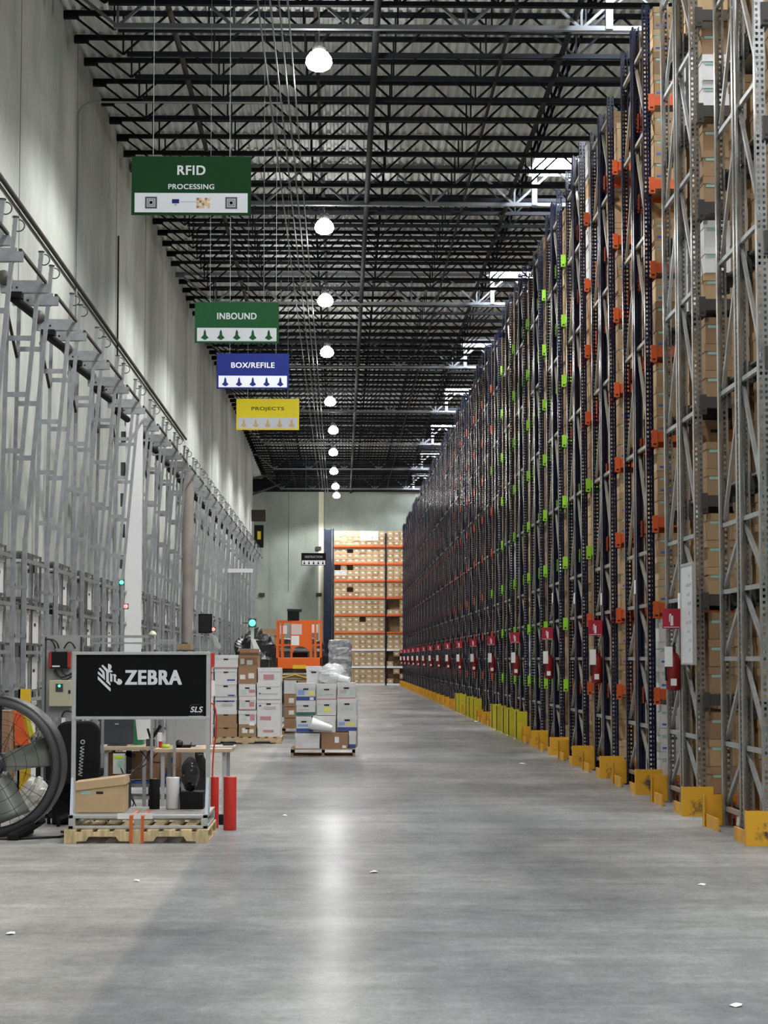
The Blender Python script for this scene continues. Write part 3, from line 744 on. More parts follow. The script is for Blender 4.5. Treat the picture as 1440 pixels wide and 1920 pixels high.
for i in range(NT):
    Y = T0 + TP * i
    o = tw if i == 0 else copy_tree(tw); o.location.y = Y
    tag(o, 'tall galvanised tapering ladder tower, the %s along the wall from the camera' % ORD[i], 'tower')
    if i == NT - 1: continue
    o = un if i == 0 else copy_tree(un); o.location.y = Y + UY
    tag(o, 'grey shelving unit of white boxes standing just past the %s ladder tower' % ORD[i], 'shelving unit')
    if i < 24:
        for c in (0, 1):
            for l, z in enumerate((.10, .62, 1.14, 1.68, 2.20)):
                if (i * 7 + c * 3 + l * 5) % 11 == 4: continue
                o = bpy.data.objects.new('white_tote', tote); C.objects.link(o); o.location = (-3.985 + .01 * ((i + l) % 3), Y + UY + (.06, .80)[c] + .02 * ((i + c + l) % 2), z + .002)
                tag(o, 'white box in the unit past the %s tower, %s shelf up, %s column' % (ORD[i], ORD[l], ('camera-side', 'rear')[c]), 'box', 'white boxes in the wall units')
                for nm_, me_ in (('lid', tlid), ('hand_hole', thd)):
                    ch = bpy.data.objects.new(nm_, me_); C.objects.link(ch); ch.parent = o
# columns among the towers
a = at(233, 1235, 34.3); c = at(264, 1235, 34.3)
g = thing('steel_column', ((a.x + c.x) / 2, 34.3, 0), 'white painted square steel column among the storage towers', 'column')
MB().box(-.135, .135, -.1, .1, 0, 6.0).build('shaft', WHITE, g, bevel=.01)
MB().box(-.2, .2, -.17, .17, 0, .02).build('base_plate', GALV, g)
j = MB()
for i in range(5): j.box(-.22, -.14, -.06, .02, 3.0 + i * .52, 3.22 + i * .52)
j.build('junction_box', DGREY, g)
a = at(350, 1200, 45.6)
g = thing('steel_column', (a.x, 45.6, 0), 'thick brownish grey round column among the storage towers', 'column')
MB().cyl((0, 0, 0), (0, 0, 5.75), .13, n=24).build('shaft', mat('weathered brown steel', (.30, .27, .25), .6, .2, var=.2, scale=2), g)
MB().box(-.2, .2, -.2, .2, 0, .02).build('base_plate', GALV, g)
# portal frame with vertical tubes
a = at(416, 1070, 62); c = at(474, 1070, 62)
g = thing('tube_gate', (a.x, 62, 0), 'pale portal frame filled with upright tubes far along the wall', 'frame')
W = c.x - a.x
MB().box(0, W, -.04, .04, a.z - .06, a.z + .06).build('top_rail', WHITE, g)
MB().box(0, .06, -.03, .03, 0, a.z).box(W - .06, W, -.03, .03, 0, a.z).build('side_post', GALV, g)
t_ = MB()
for i in range(9): t_.cyl((.1 + i * (W - .2) / 8, 0, .1), (.1 + i * (W - .2) / 8, 0, a.z - .06), .025, n=8)
t_.build('tube', GALV, g)
a = at(398, 1230, 59)
# green and red indicator lamps
for u, v, Y, m_, l in ((228, 1092, 33.4, LEDG, 'small green indicator lamp beside the white column'), (236, 1137, 33.8, LEDR, 'small red indicator lamp on the white column'), (473, 1168, 54.77, LEDG, 'green indicator lamp on a post far along the wall'), (400, 1180, 38.1, LEDR, 'small red indicator lamp beside the black display')):
    p = at(u, v, Y); r_ = .035 if Y < 50 else .09
    g = thing('indicator_lamp', p, l, 'lamp')
    MB().lathe((0, 0, 0), (0, -1, 0), [(r_, 0), (r_, .02), (r_ * .6, .04), (0, .045)], 14).build('lens', m_, g)
    MB().box(-r_ * 1.2, r_ * 1.2, 0, .04, -r_ * 1.3, r_ * 1.3).bar((0, .03, 0), (-.25, .03, 0), .03).build('housing', DGREY, g)

# equipment cabinet on a post near the end wall
a = at(485, 960, 100)
g = thing('wall_camera', (a.x, 100, 0), 'weathered equipment hung on a post near the far corner', 'equipment')
MB().bar((-.3, 0, 0), (-.3, 0, 8.8), .09).build('post', GALV, g)
MB().box(-.35, .35, -.2, .2, 8.2, 8.75).build('housing', PIPE, g)
MB().box(-.2, .25, -.2, -.1, 6.9, 8.0, MBLACK).box(-.05, .12, -.22, -.2, 7.3, 7.7, YELLOW).build('control_panel', None, g)

# ================================================================ FLOOR PIECES: helpers
def rect(u0, v0, u1, v1, Y):
    """world x0, x1, z0, z1 of an upright rectangle seen at depth Y"""
    a = at(u0, v1, Y); c = at(u1, v0, Y); return a.x, c.x, max(a.z, 0.001), c.z
def pallet(x0, x1, y0, y1, label, m=WOOD, h=.125, side=False):
    r = thing('wooden_pallet', ((x0 + x1) / 2, y0, 0), label, 'pallet'); W = (x1 - x0) / 2; D = y1 - y0
    if side:
        # the notched stringers run across the view, the boards run away from it
        g = MB(); n = 9; wb = .09
        for k_ in range(n): x = -W + k_ * (2 * W - wb) / (n - 1); g.box(x, x + wb, 0, D, h - .018, h - .002)
        g.build('deck_board', m, r)
        g = MB(); q = 2 * W
        for y in (0, D / 2 - .02, D - .04):
            g.poly([(-W, y, .018), (-W + .15 * q, y, .018), (-W + .17 * q, y, .055), (-W + .36 * q, y, .055), (-W + .38 * q, y, .018), (-W + .62 * q, y, .018), (-W + .64 * q, y, .055), (-W + .83 * q, y, .055), (-W + .85 * q, y, .018), (W, y, .018), (W, y, h - .018), (-W, y, h - .018)], (0, .04, 0))
        g.build('stringer', m, r)
        g = MB()
        for x in (-W, -.05, W - .1): g.box(x, x + .1, 0, D, .001, .018)
        g.build('bottom_board', m, r)
        return r
    g = MB(); n = 7; wb = .09
    for i in range(n):
        y = i * (D - wb) / (n - 1); g.box(-W, W, y, y + wb, h - .018, h - .002)
    g.build('deck_board', m, r)
    g = MB()
    for x in (-W, -.02, W - .04):
        g.box(x, x + .04, 0, .18, .018, h - .018).box(x, x + .04, .38, D - .38, .018, h - .018).box(x, x + .04, D - .18, D, .018, h - .018).box(x, x + .04, 0, D, .065, h - .018)
    g.build('stringer', m, r)
    g = MB()
    for y in (0, D / 2 - .045, D - .09): g.box(-W, W, y, y + .09, .001, .018)
    g.build('bottom_board', m, r)
    return r
random.seed(3)
def banker(u0, v0, u1, v1, Y, dep, m, label, lid=True, band=None, patches=(), hole=True, lm=None, rz=0.0, group=None, z0=None, name='records_box'):
    x0, x1, za, zb = rect(u0, v0, u1, v1, Y)
    if z0 is not None: za = z0
    W = (x1 - x0) / 2; H = zb - za
    o = MB().box(-W + .006, W - .006, .006, dep - .006, 0, H - (.02 if lid else 0)).build(name, m)
    o.location = ((x0 + x1) / 2, Y, za); o.rotation_euler.z = rz
    tag(o, label, 'box', group)
    if lid: MB().box(-W, W, 0, dep, H - .07, H).build('lid', lm or m, o)
    if hole: MB().box(-.04, .04, .0, .005, H * .66 - .012, H * .66 + .012).build('hand_hole', HOLE, o)
    if band: MB().box(-W + .006, W - .006, .003, .0055, .004, H * .24).build('printed_band', band, o)
    if patches:
        for (a, b_, c, d, mm) in patches: MB().box(-W + 2 * W * a, -W + 2 * W * c, .0015, .005, H * b_, H * d).build('printed_label', mm, o)
    return o
PRT = mat('faded print', (0.50, 0.45, 0.46), .8); PRG = mat('pale green print', (0.50, 0.62, 0.55), .8); PRB = mat('navy print', (0.04, 0.07, 0.25), .7)
PRY = mat('yellow print', (0.75, 0.70, 0.18), .8); PRR = mat('red print', (0.50, 0.24, 0.26), .8); PDG = mat('dark green print', (0.03, 0.13, 0.10), .7); PLB = mat('light blue print', (.25, .38, .68), .8)

# ---------------------------------------------------------------- pallet stack nearest the aisle
Y = 31.5
x0, x1, _, _ = rect(545, 1400, 666, 1418, Y)
pallet(x0, x1, Y, Y + 1.15, 'wooden pallet under the film-wrapped stack nearest the rack aisle', WOODD, .13)
S = 'aisle-side pallet stack'
banker(553, 1375, 600, 1403, Y + .05, .42, CARDW, 'white box at the lower left of the ' + S, hole=False, patches=((.3, .0, .97, .35, SWHITE),), z0=.13)
banker(602, 1373, 653, 1403, Y + .04, .42, CARDM, 'brown carton with a tilted white label at the foot of the ' + S, patches=((.50, .35, .66, .72, PAPER), (.78, .02, .92, .18, PAPER)), hole=False, z0=.13)
banker(654, 1371, 668, 1403, Y + .05, .42, CARDW, 'narrow white box end at the lower right of the ' + S, band=PRB, hole=False, z0=.13)
banker(555, 1343, 584, 1373, Y + .06, .40, CARDW, 'white box with blue print beside the white film roll', band=PRB, patches=((.1, .35, .8, .5, PLB),))
banker(587, 1342, 630, 1373, Y + .06, .40, CARDW, 'plain white box behind the white film roll', patches=((.3, .6, .75, .64, PRT),), hole=False)
banker(632, 1340, 670, 1371, Y + .06, .40, CARDW, 'white box with navy band and yellow print, second row up', band=PRB, patches=((.5, .35, .85, .55, PRY), (.08, .36, .38, .55, PLB)))
banker(555, 1314, 592, 1342, Y + .06, .40, CARDW, 'white box with dark green band in the ' + S, band=PDG, patches=((.1, .38, .7, .42, PRT),))
banker(594, 1312, 631, 1341, Y + .06, .40, CARDW, 'white box with a yellow print in the middle of the ' + S, patches=((.35, .2, .72, .5, PRY), (.08, .25, .3, .5, PRG)))
banker(632, 1310, 669, 1340, Y + .06, .40, CARDW, 'white box with pale green print, third row up', patches=((.2, .3, .8, .5, PRG),))
banker(555, 1281, 592, 1314, Y + .06, .40, CARDW, 'white box with navy band and blue block near the stack top', band=PRB, patches=((.1, .32, .42, .62, PLB), (.66, .30, .94, .55, PRY), (.7, .04, .9, .2, SWHITE)))
banker(594, 1283, 631, 1312, Y + .06, .40, CARDW, 'white box with red base line in the upper middle', patches=((.02, .0, .98, .07, PRR), (.08, .3, .35, .6, PRG), (.4, .3, .85, .36, PRT)))
banker(632, 1280, 667, 1310, Y + .06, .40, CARDW, 'white box with red base line at the upper right', patches=((.02, .0, .98, .07, PRR), (.68, .25, .9, .55, PRG), (.15, .35, .5, .55, PRT)))
n = 0
for v0, v1 in ((1373, 1403), (1343, 1373), (1314, 1343), (1283, 1313)):
    for u0, u1 in ((556, 594), (596, 633), (635, 671)):
        a = at(u0, v1, Y + .06); c = at(u1, v0, Y + .06); n += 1
        o = MB().box(0, c.x - a.x, 0, .42, 0, c.z - a.z - .004).build('records_box', CARDW); o.location = (a.x, Y + .52, max(a.z, .13))
        tag(o, 'white box in the rear half of the %s, %s row up, %s' % (S, ORD[(n - 1) // 3], ('wall side', 'middle', 'aisle side')[(n - 1) % 3]), 'box')
banker(574, 1249, 603, 1270, Y + .55, .38, CARDW, 'loose white box lying on top of the ' + S, z0=rect(574, 1249, 603, 1283, Y + .5)[2] + .0)
# film wrapped round the stack
x0, x1, z0, z1 = rect(552, 1284, 672, 1400, Y)
g = MB(); rows = 10; ring = []
def ringpts(z): 
    P = []
    for (a, b_, c, d) in ((x0, Y + .03, x1, Y + .03), (x1, Y + .03, x1, Y + 1.0), (x1, Y + 1.0, x0, Y + 1.0), (x0, Y + 1.0, x0, Y + .03)):
        for i in range(6):
            t = i / 6; P.append((a + (c - a) * t + random.uniform(-.006, .006), b_ + (d - b_) * t + random.uniform(-.006, .004), z + random.uniform(-.01, .01)))
    return P
for i in range(rows + 1): ring.append(ringpts(z0 + (z1 - z0) * i / rows))
n = 24; g.add([p for r_ in ring for p in r_], [(k * n + i, k * n + (i + 1) % n, (k + 1) * n + (i + 1) % n, (k + 1) * n + i) for k in range(rows) for i in range(n) if not (i < 6)], None, True)
tag(g.build('stretch_film', mat('thin film', (.8, .82, .83), .15, alpha=.28, bump=.5, scale=12)), 'clear stretch film wrapped round the sides of the aisle-side pallet stack', 'film')
def tubeof(name, p, q, r1, r2, m, label, cat='roll'):
    p = Vector(p); q = Vector(q); d = (q - p); L = d.length; d.normalize()
    prof = [(r1 * .42, .012 * L), (r1 * .45, 0), (r1 * .97, 0), (r1, .02 * L), (r2, .98 * L), (r2 * .96, L), (r2 * .45, L), (r2 * .42, .985 * L), (0, .985 * L)]
    prof = [(0, .012 * L)] + prof
    g = MB().lathe(p, d, prof, 28)
    o = g.build(name, m); return tag(o, label, cat)
p = at(583, 1356, Y - .05); q = at(622, 1366, Y - .03)
banker_top = at(600, 1373, Y).z
tubeof('film_roll', (p.x, Y - .02, p.z), (q.x, Y + .0, q.z), .095, .045, mat('white film', (.82, .84, .85), .22), 'shiny white film roll lying on the lower boxes of the pallet stack')
p = at(622, 1268, Y + .3); q = at(655, 1275, Y + .3)
tubeof('film_roll', (p.x, Y + .3, p.z), (q.x, Y + .15, q.z), .06, .045, mat('white film', (.82, .84, .85), .22), 'white film roll leaning in the crumpled plastic on top of the stack')
def blob(name, c, r, m, label, cat, seed, n=22, k=14, flat=.0, amp=.22, sq=1.0):
    """a crumpled bag or covered heap: a closed, creased lump resting on its base"""
    random.seed(seed); ph = [(random.uniform(1, 5), random.uniform(1, 5), random.uniform(0, 6), random.uniform(.3, 1)) for _ in range(9)]
    vs = []; 
    for j in range(k + 1):
        el = -PI / 2 + PI * j / k
        for i in range(n):
            az = 2 * PI * i / n
            s_ = 1 + amp * sum(w_ * math.sin(a_ * az * round(1) * 1.0 + b_ * el * 2 + c_) if False else w_ * math.sin(round(a_) * az + b_ * el * 2 + c_) for a_, b_, c_, w_ in ph) / 5
            ce = abs(math.cos(el)) ** sq; se = math.copysign(abs(math.sin(el)) ** sq, math.sin(el))
            if j in (0, k): s_ = 1
            cx_ = math.copysign(abs(math.cos(az)) ** sq, math.cos(az)); sx_ = math.copysign(abs(math.sin(az)) ** sq, math.sin(az))
            vs.append((r[0] * ce * cx_ * s_, r[1] * ce * sx_ * s_, max(-r[2], r[2] * se * s_)))
    g = MB().add(vs, [(j * n + i, j * n + (i + 1) % n, (j + 1) * n + (i + 1) % n, (j + 1) * n + i) for j in range(k) for i in range(n)], m, False)
    o = g.build(name, m); o.location = c; return tag(o, label, cat)
x0, x1, z0, z1 = rect(596, 1245, 648, 1284, Y + .35)
blob('crumpled_plastic', ((x0 + x1) / 2, Y + .45, (z0 + z1) / 2 + .005), ((x1 - x0) / 2, .3, (z1 - z0) / 2), WRAP, 'crumpled clear plastic sheet heaped on top of the aisle-side stack', 'plastic', 21, amp=.3)

# ---------------------------------------------------------------- pallet stack beside the black sign
Y = 36.4
x0, x1, _, _ = rect(392, 1383, 528, 1394, Y)
pallet(x0, x1, Y, Y + 1.1, 'pale wooden pallet under the three tall columns of boxes', WOOD, .12, True)
g3 = 'boxes stacked on the pallet behind the black sign'
C1 = [(402, 1357, 445, 1383, CARDT, 'kraft carton at the foot of the stack column nearest the black sign', {}),
      (403, 1332, 444, 1357, CARDT, 'dark kraft box with a white lid above the lowest kraft carton', dict(lm=CARDW)),
      (403, 1306, 444, 1332, CARDW, 'white box with a navy stripe, third up beside the black sign', dict(patches=((.05, .62, .9, .72, PRB), (.3, .3, .8, .5, PRT)))),
      (402, 1277, 444, 1306, CARDW, 'white box with a hand hole, fourth up beside the black sign', dict(patches=((.6, .04, .9, .12, PRB),))),
      (402, 1252, 445, 1277, CARDW, 'white box with a dark base mark, fifth up beside the black sign', dict(patches=((.55, .03, .9, .13, PRB),))),
      (400, 1228, 447, 1252, CARDW, 'white box with red base line topping the column beside the sign', dict(patches=((0, 0, 1, .05, PRR),))),
      (447, 1358, 481, 1383, CARDT, 'kraft carton with white tape labels at the foot of the middle column', dict(patches=((.2, .3, .5, .7, LBLW), (.6, .3, .85, .6, LBLW)), lid=False)),
      (447, 1332, 481, 1358, CARDW, 'white box with green and red print, second up the middle column', dict(patches=((.2, .3, .45, .6, PRG), (.65, .3, .9, .7, PRR), (.6, -.1, .9, .15, PAPER)))),
      (448, 1306, 480, 1331, CARDW, 'white box with a dark hand hole and red base line, middle column', dict(patches=((0, 0, 1, .06, PRR), (.15, .25, .4, .6, PRG), (.6, .25, .9, .6, PRR)))),
      (447, 1282, 480, 1306, CARDW, 'white box with a bright hand hole, fourth up the middle column', dict(patches=((0, 0, 1, .05, PRR), (.15, .2, .45, .55, PRG), (.6, .3, .95, .55, PRR)), lid=False)),
      (446, 1254, 482, 1282, CARDM, 'brown carton with shipping labels, fifth up the middle column', dict(patches=((.1, .3, .38, .6, LBLW), (.55, .35, .85, .7, LBLW)), lid=False, hole=False)),
      (447, 1229, 484, 1254, CARDM, 'open brown carton with labels topping the middle column', dict(patches=((.1, .35, .3, .75, LBLW), (.42, .3, .72, .65, LBLW)), lid=False, hole=False)),
      (482, 1364, 526, 1383, CARDW, 'white box at the foot of the column facing the aisle', dict(patches=((.25, .5, .7, .75, PRR),), lid=False, hole=False)),
      (481, 1338, 526, 1364, CARDW, 'white box with red writing, second up facing the aisle', dict(patches=((.15, .55, .6, .8, PRR),), hole=False, lid=False)),
      (481, 1311, 526, 1338, CARDW, 'white box with grey print, third up facing the aisle', dict(patches=((.1, .5, .2, .6, PRB), (.3, .3, .8, .5, PRT)))),
      (481, 1280, 526, 1311, CARDW, 'white box with a small dark mark, fourth up facing the aisle', dict(patches=((.1, .3, .17, .38, PRB), (.2, .3, .9, .36, PRT)))),
      (483, 1252, 527, 1280, CARDW, 'white box with a clean lid topping the column facing the aisle', dict(patches=((.25, .2, .7, .55, PRR),), hole=False))]
for i, (a, b_, c, d, m_, lab, kw) in enumerate(C1):
    yy = Y + .05 + random.uniform(0, .03)
    z0 = .12 if d == 1383 else None
    banker(a, b_ , c, d, yy, .40, m_, lab, group=g3, z0=z0, **kw)
    x0, x1, za, zb = rect(a, b_, c, d, yy)
    o = MB().box(0, x1 - x0, 0, .38, 0, zb - (z0 or za) - .004).build('records_box', m_ if i % 2 else CARDW); o.location = (x0, Y + .56, z0 or za)
    tag(o, 'box hidden directly behind the ' + ' '.join(lab.replace(',', '').split()[:8]), 'box', g3)
# flaps of the open carton
x0, x1, z0, z1 = rect(447, 1229, 484, 1254, Y)
tag(MB().poly([(x0, Y + .05, z1), (x1, Y + .05, z1), (x1 + .02, Y - .06, z1 + .05), (x0 + .03, Y - .06, z1 + .05)], (0, .004, 0)).box(x0, x1, Y + .44, Y + .446, z1, z1 + .12).build('carton_flap', CARDM), 'raised flaps of the open brown carton topping the middle column', 'flap')
for i, (v0, v1) in enumerate(((1357, 1383), (1332, 1356), (1305, 1331), (1278, 1304), (1253, 1277))):
    banker(386, v0, 401, v1, Y + .12, .38, CARDW, 'white box end peeping out behind the black sign frame, %s up' % ORD[i], z0=.12 if i == 0 else None, hole=i > 1)

# ---------------------------------------------------------------- low stacks further back
Y = 41.0
x0, x1, _, _ = rect(529, 1360, 640, 1375, Y)
pallet(x0, x1, Y, Y + 1.1, 'dark pallet under the brown cartons between the two white stacks', WOODD, .13)
for i, (v0, v1, m_) in enumerate(((1347, 1362, CARDM), (1326, 1346, CARDM), (1302, 1325, CARDM), (1275, 1301, CARDW))):
    for j, (u0, u1) in enumerate(((532, 556), (558, 596), (598, 636))):
        banker(u0, v0, u1, v1, Y + .05, .4, m_ if j == 0 else random.choice((CARDM, CARDT)), '%s carton in the low stack between the pallets, %s column, %s up' % ('white' if m_ is CARDW and j == 0 else 'brown', ('wall-side', 'middle', 'aisle-side')[j], ORD[i]), lid=False, hole=False, patches=((.4, .3, .8, .7, LBLW),) if j == 0 and i in (1, 2) else (), z0=.13 if i == 0 else None)
x0, x1, z0, z1 = rect(526, 1262, 610, 1276, Y + .3)
g = thing('flattened_cartons', (x0, Y + .05, z0), 'loose heap of flattened tan cartons and yellow straps on the low stack', 'cardboard')
random.seed(9)
for i in range(7):
    MB().poly([(random.uniform(0, .2), 0, 0), (x1 - x0 - random.uniform(0, .25), random.uniform(0, .1), 0), (x1 - x0 - random.uniform(0, .2), .8, .0), (random.uniform(.0, .3), .8, 0)], (0, 0, .012), None).build('carton_sheet', (CARD3, CARD, PAPER)[i % 3], g).location.z = i * .022 + .004 * (i % 2)
MB().tube([(.02, -.01, .05), (.3, -.02, .12), (.5, .0, .06), (.8, -.01, .14)], .012).build('strap', YELLOW, g)

# ---------------------------------------------------------------- orange lift
Y = 48.0
x0, x1, _, zt = rect(518, 1165, 603, 1256, Y); zb = at(560, 1256, Y).z; W = (x1 - x0) / 2
L = thing('platform_lift', ((x0 + x1) / 2, Y, 0), 'orange platform lift with a railed cage parked behind the pallets', 'lift')
zq = at(0, 1233, Y).z
g = MB().box(-W, W, 0, .04, zb, zq).box(-W, W, .9, .94, zb, zq).box(-W, -W + .04, 0, .94, zb, zq).box(W - .04, W, 0, .94, zb, zq).box(-W, W, 0, .94, zb, zb + .04)
g.build('platform', LIFT, L, bevel=.008)
g = MB(); zm = at(0, 1209, Y).z
for y in (.02, .92):
    g.bar((-W, y, zt), (W, y, zt), .05).bar((-W, y, zm), (W, y, zm), .035)
    for x in (-W + .02, -W + .13, -.33 * W, .52 * W, .72 * W, W - .02): g.bar((x, y, zq), (x, y, zt), .045)
for x in (-W + .02, W - .02): g.bar((x, 0, zt), (x, .94, zt), .045).bar((x, 0, zm), (x, .94, zm), .035).bar((x, .47, zq), (x, .47, zt), .04)
g.build('guard_rail', LIFT, L)
px0, px1, pz0, pz1 = rect(545, 1165, 581, 1221, Y); cx = (x0 + x1) / 2
g = MB().poly([(px0 - cx, -.02, pz1), (px1 - cx, -.02, pz1), (px1 - cx, -.02, pz0 + .08)] + [((px0 + px1) / 2 - cx + .19 * math.cos(t), -.02, pz0 - .02 + .13 * math.sin(t)) for t in [PI * i / 8 for i in range(9)]] + [(px0 - cx, -.02, pz0 + .08)], (0, .02, 0))
g.build('control_panel', LIFT, L)
a = rect(546, 1170, 566, 1190, Y); MB().box(a[0] - cx, a[1] - cx, -.026, -.021, a[2], a[3]).build('notice', mat('pink notice', (.72, .55, .52), .8), L)
a = rect(546, 1192, 561, 1210, Y); MB().box(a[0] - cx, a[1] - cx, -.026, -.021, a[2], a[3]).build('notice', PAPER, L)
a = rect(524, 1172, 537, 1188, Y); MB().box(a[0] - cx, a[1] - cx, .6, .605, a[2], a[3]).build('notice', PAPER, L)
a = rect(584, 1170, 596, 1186, Y); MB().box(a[0] - cx, a[1] - cx, .6, .605, a[2], a[3]).build('notice', PAPER, L)
a = rect(549, 1247, 574, 1254, Y); MB().box(a[0] - cx, a[1] - cx, -.006, -.001, a[2], a[3]).build('warning_label', YELLOW, L)
MB().box(-.2, .2, .3, .6, zb + .04, zq + .12).build('battery_case', MBLACK, L)
g = MB()
for i in range(3):
    z0 = .42 + i * (zb - .42) / 3; z1 = z0 + (zb - .42) / 3
    for y in (.15, .75): g.bar((-W + .1, y, z0), (W - .1, y, z1), .05).bar((-W + .1, y, z1), (W - .1, y, z0), .05)
g.build('scissor_arm', DGREY, L)
MB().box(-W + .02, W - .02, .05, .9, .14, .42).build('chassis', mat('lift grey', (.12, .12, .13), .5), L, bevel=.02)
for sx in (-1, 1):
    for y in (.15, .8): MB().lathe((sx * (W - .06), y, .14), (sx, 0, 0), [(0, .06), (.09, .06), (.14, .05), (.14, -.03), (0, -.03)], 20).build('wheel', MBLACK, L)
a = rect(540, 1143, 564, 1165, Y + .4)
g = thing('storage_case', ((a[0] + a[1]) / 2, Y + .03, zt + .025), 'black case balanced on the rail of the orange lift', 'case')
MB().box(-.15, .12, -.06, .14, 0, .24).build('body', MBLACK, g, bevel=.01); MB().box(-.16, .18, -.07, .15, .2, .27).build('lid', BLACK, g, bevel=.01)

# black plastic mounds and the wrapped pallet
x0, x1, _, z1 = rect(438, 1192, 520, 1260, 60)
blob('covered_heap', ((x0 + x1) / 2, 60.6, z1 / 2), ((x1 - x0) / 2, .8, z1 / 2), BWRAP, 'shiny black plastic covered heap on the wall side of the orange lift', 'heap', 5, n=34, k=20, amp=.28, sq=.6)
x0, x1, _, z1 = rect(498, 1198, 613, 1260, 66)
blob('covered_heap', ((x0 + x1) / 2, 66.6, z1 / 2), ((x1 - x0) / 2, .8, z1 / 2), BWRAP, 'black plastic covered heap showing behind the orange lift', 'heap', 8, n=30, k=18, amp=.12, sq=.45)
x0, x1, z0, z1 = rect(480, 1179, 520, 1190, 64)
tag(MB().box(x0, x1, 64, 64.8, z0 - .03, z1).box(x1 - .1, x1 - .02, 64.05, 64.15, 0, z0).build('brown_board', WOODD), 'flat brown boards lying on top of the black covered heap', 'boards')
Yw = 84.0
x0, x1, _, z1 = rect(615, 1200, 660, 1300, Yw)
pallet(x0, x1, Yw, Yw + 1.0, 'distant pallet carrying the grey film-wrapped load', WOODD)
g = MB(); n = 40; rows = 22; random.seed(4); vs = []
for k in range(rows + 1):
    z = .13 + (z1 - .13) * k / rows
    for i in range(n):
        t = 2 * PI * i / n; cxx = math.copysign(abs(math.cos(t)) ** .35, math.cos(t)); sxx = math.copysign(abs(math.sin(t)) ** .35, math.sin(t))
        s_ = 1 + .035 * math.sin(k * 1.7 + t * 2) + random.uniform(-.03, .03)
        vs.append(((x0 + x1) / 2 + (x1 - x0) / 2 * .97 * cxx * s_, Yw + .5 + .48 * sxx * s_, z + random.uniform(-.02, .02)))
g.add(vs, [(k * n + i, k * n + (i + 1) % n, (k + 1) * n + (i + 1) % n, (k + 1) * n + i) for k in range(rows) for i in range(n)] + [tuple(range(rows * n, rows * n + n))])
tag(g.build('wrapped_load', GWRAP), 'tall load wrapped in grey and clear film standing before the end rack', 'load')

# ================================================================ FOREGROUND: SIGN CART
YC = 16.95
x0, x1, _, _ = rect(120, 1560, 390, 1577, 16.85)
pallet(x0, x1, 16.85, 17.95, 'worn wooden pallet under the black sign cart', mat('yellowed pallet wood', (.56, .44, .24), .85, var=.3, scale=5, stretch=(6, 1, 1)), .11, True)
cart = thing('sign_cart', ((x0 + x1) / 2, YC, .11), 'silver framed cart holding the big black ZEBRA sign on a pallet', 'cart'); CX = (x0 + x1) / 2
def cb_(name, m, boxes, parent=None, bev=0):
    g = MB()
    for q in boxes: g.box(q[0] - CX, q[1] - CX, q[2] - YC, q[3] - YC, q[4] - .11, q[5] - .11)
    return g.build(name, m, parent or cart, bev)
bx0, bx1 = x0 + .02, x1 - .01
fr = [(bx0, bx1, YC, YC + .04, .111, .135), (bx0, bx1, YC + .92, YC + .96, .111, .135), (bx0, bx0 + .04, YC, YC + .96, .111, .135), (bx1 - .04, bx1, YC, YC + .96, .111, .135),
      (bx0, bx1, YC, YC + .04, .195, .222), (bx0, bx1, YC + .92, YC + .96, .195, .222), (bx0, bx0 + .04, YC, YC + .96, .195, .222), (bx1 - .04, bx1, YC, YC + .96, .195, .222)]
for x in (bx0, (bx0 + bx1) / 2 - .03, bx1 - .055):
    for y in (YC, YC + .90): fr.append((x, x + .055, y + .002, y + .06, .135, .195))
cb_('base_frame', ALU, fr, bev=.003)
sl = [(bx0 + .04, bx1 - .04, YC + .08 + i * .115, YC + .08 + i * .115 + .05, .205, .220) for i in range(7)]
cb_('deck_slat', mat('aged aluminium', (.45, .43, .42), .45, .3), sl)
sx0, sx1, sz0, sz1 = rect(137, 1222, 392, 1349, YC + .14)
YS_ = YC + .14
cb_('post', ALU, [(sx0 - .012, sx0 + .022, YS_, YS_ + .04, .222, sz1)], bev=.002); cb_('post', ALU, [(sx1 - .022, sx1 + .012, YS_, YS_ + .04, .222, sz1)], bev=.002)
cb_('sign_frame', ALU, [(sx0 - .01, sx1 + .01, YS_ - .004, YS_ + .04, sz1 - .025, sz1), (sx0 - .01, sx1 + .01, YS_ - .004, YS_ + .04, sz0, sz0 + .025)], bev=.002)
bd = cb_('sign_board', SBLACK, [(sx0 + .02, sx1 - .02, YS_ + .01, YS_ + .02, sz0 + .025, sz1 - .025)])
for s, xx in ((-1, bx0 + .01), (1, bx1 - .02)):
    xt = sx0 if s < 0 else sx1
    g = MB().poly([(xx - CX, .12, .11), (xx - CX, .30, .11), (xt - CX, .20, .50), (xt - CX, .16, .50)], (.012, 0, 0)); g.build('gusset', WHITE, cart)
    MB().bar((xx - CX, .10, .11), (xt - CX, .17, .52), .022, .022).build('stay', mat('pale stay', (.62, .68, .78), .4), cart)
# lettering and emblem, placed on the board at its own size
def onb(u, v): p = at(u, v, YS_); return p.x - CX, p.z - .11
def z5(x, y): return onb(120 + x / 4.8, 1200 + y / 4.8)
zl, zr = z5(547, 335), z5(1060, 335); zh = z5(0, 270)[1] - z5(0, 403)[1]
t = text_mesh('lettering', 'ZEBRA', .2, ((zl[0] + zr[0]) / 2, YS_ - YC + .008, (z5(0, 270)[1] + z5(0, 403)[1]) / 2), SWHITE, cart, bold=.055, spacing=1.12, width=zr[0] - zl[0], height=zh)
zl, zr = onb(356.6, 1330), onb(380.4, 1330); zt_, zb_ = onb(0, 1325)[1], onb(0, 1336)[1]
text_mesh('lettering', 'SLS', .2, ((zl[0] + zr[0]) / 2, YS_ - YC + .008, (zt_ + zb_) / 2), SWHITE, cart, bold=.04, spacing=1.1, shear=.25, width=zr[0] - zl[0], height=zt_ - zb_)
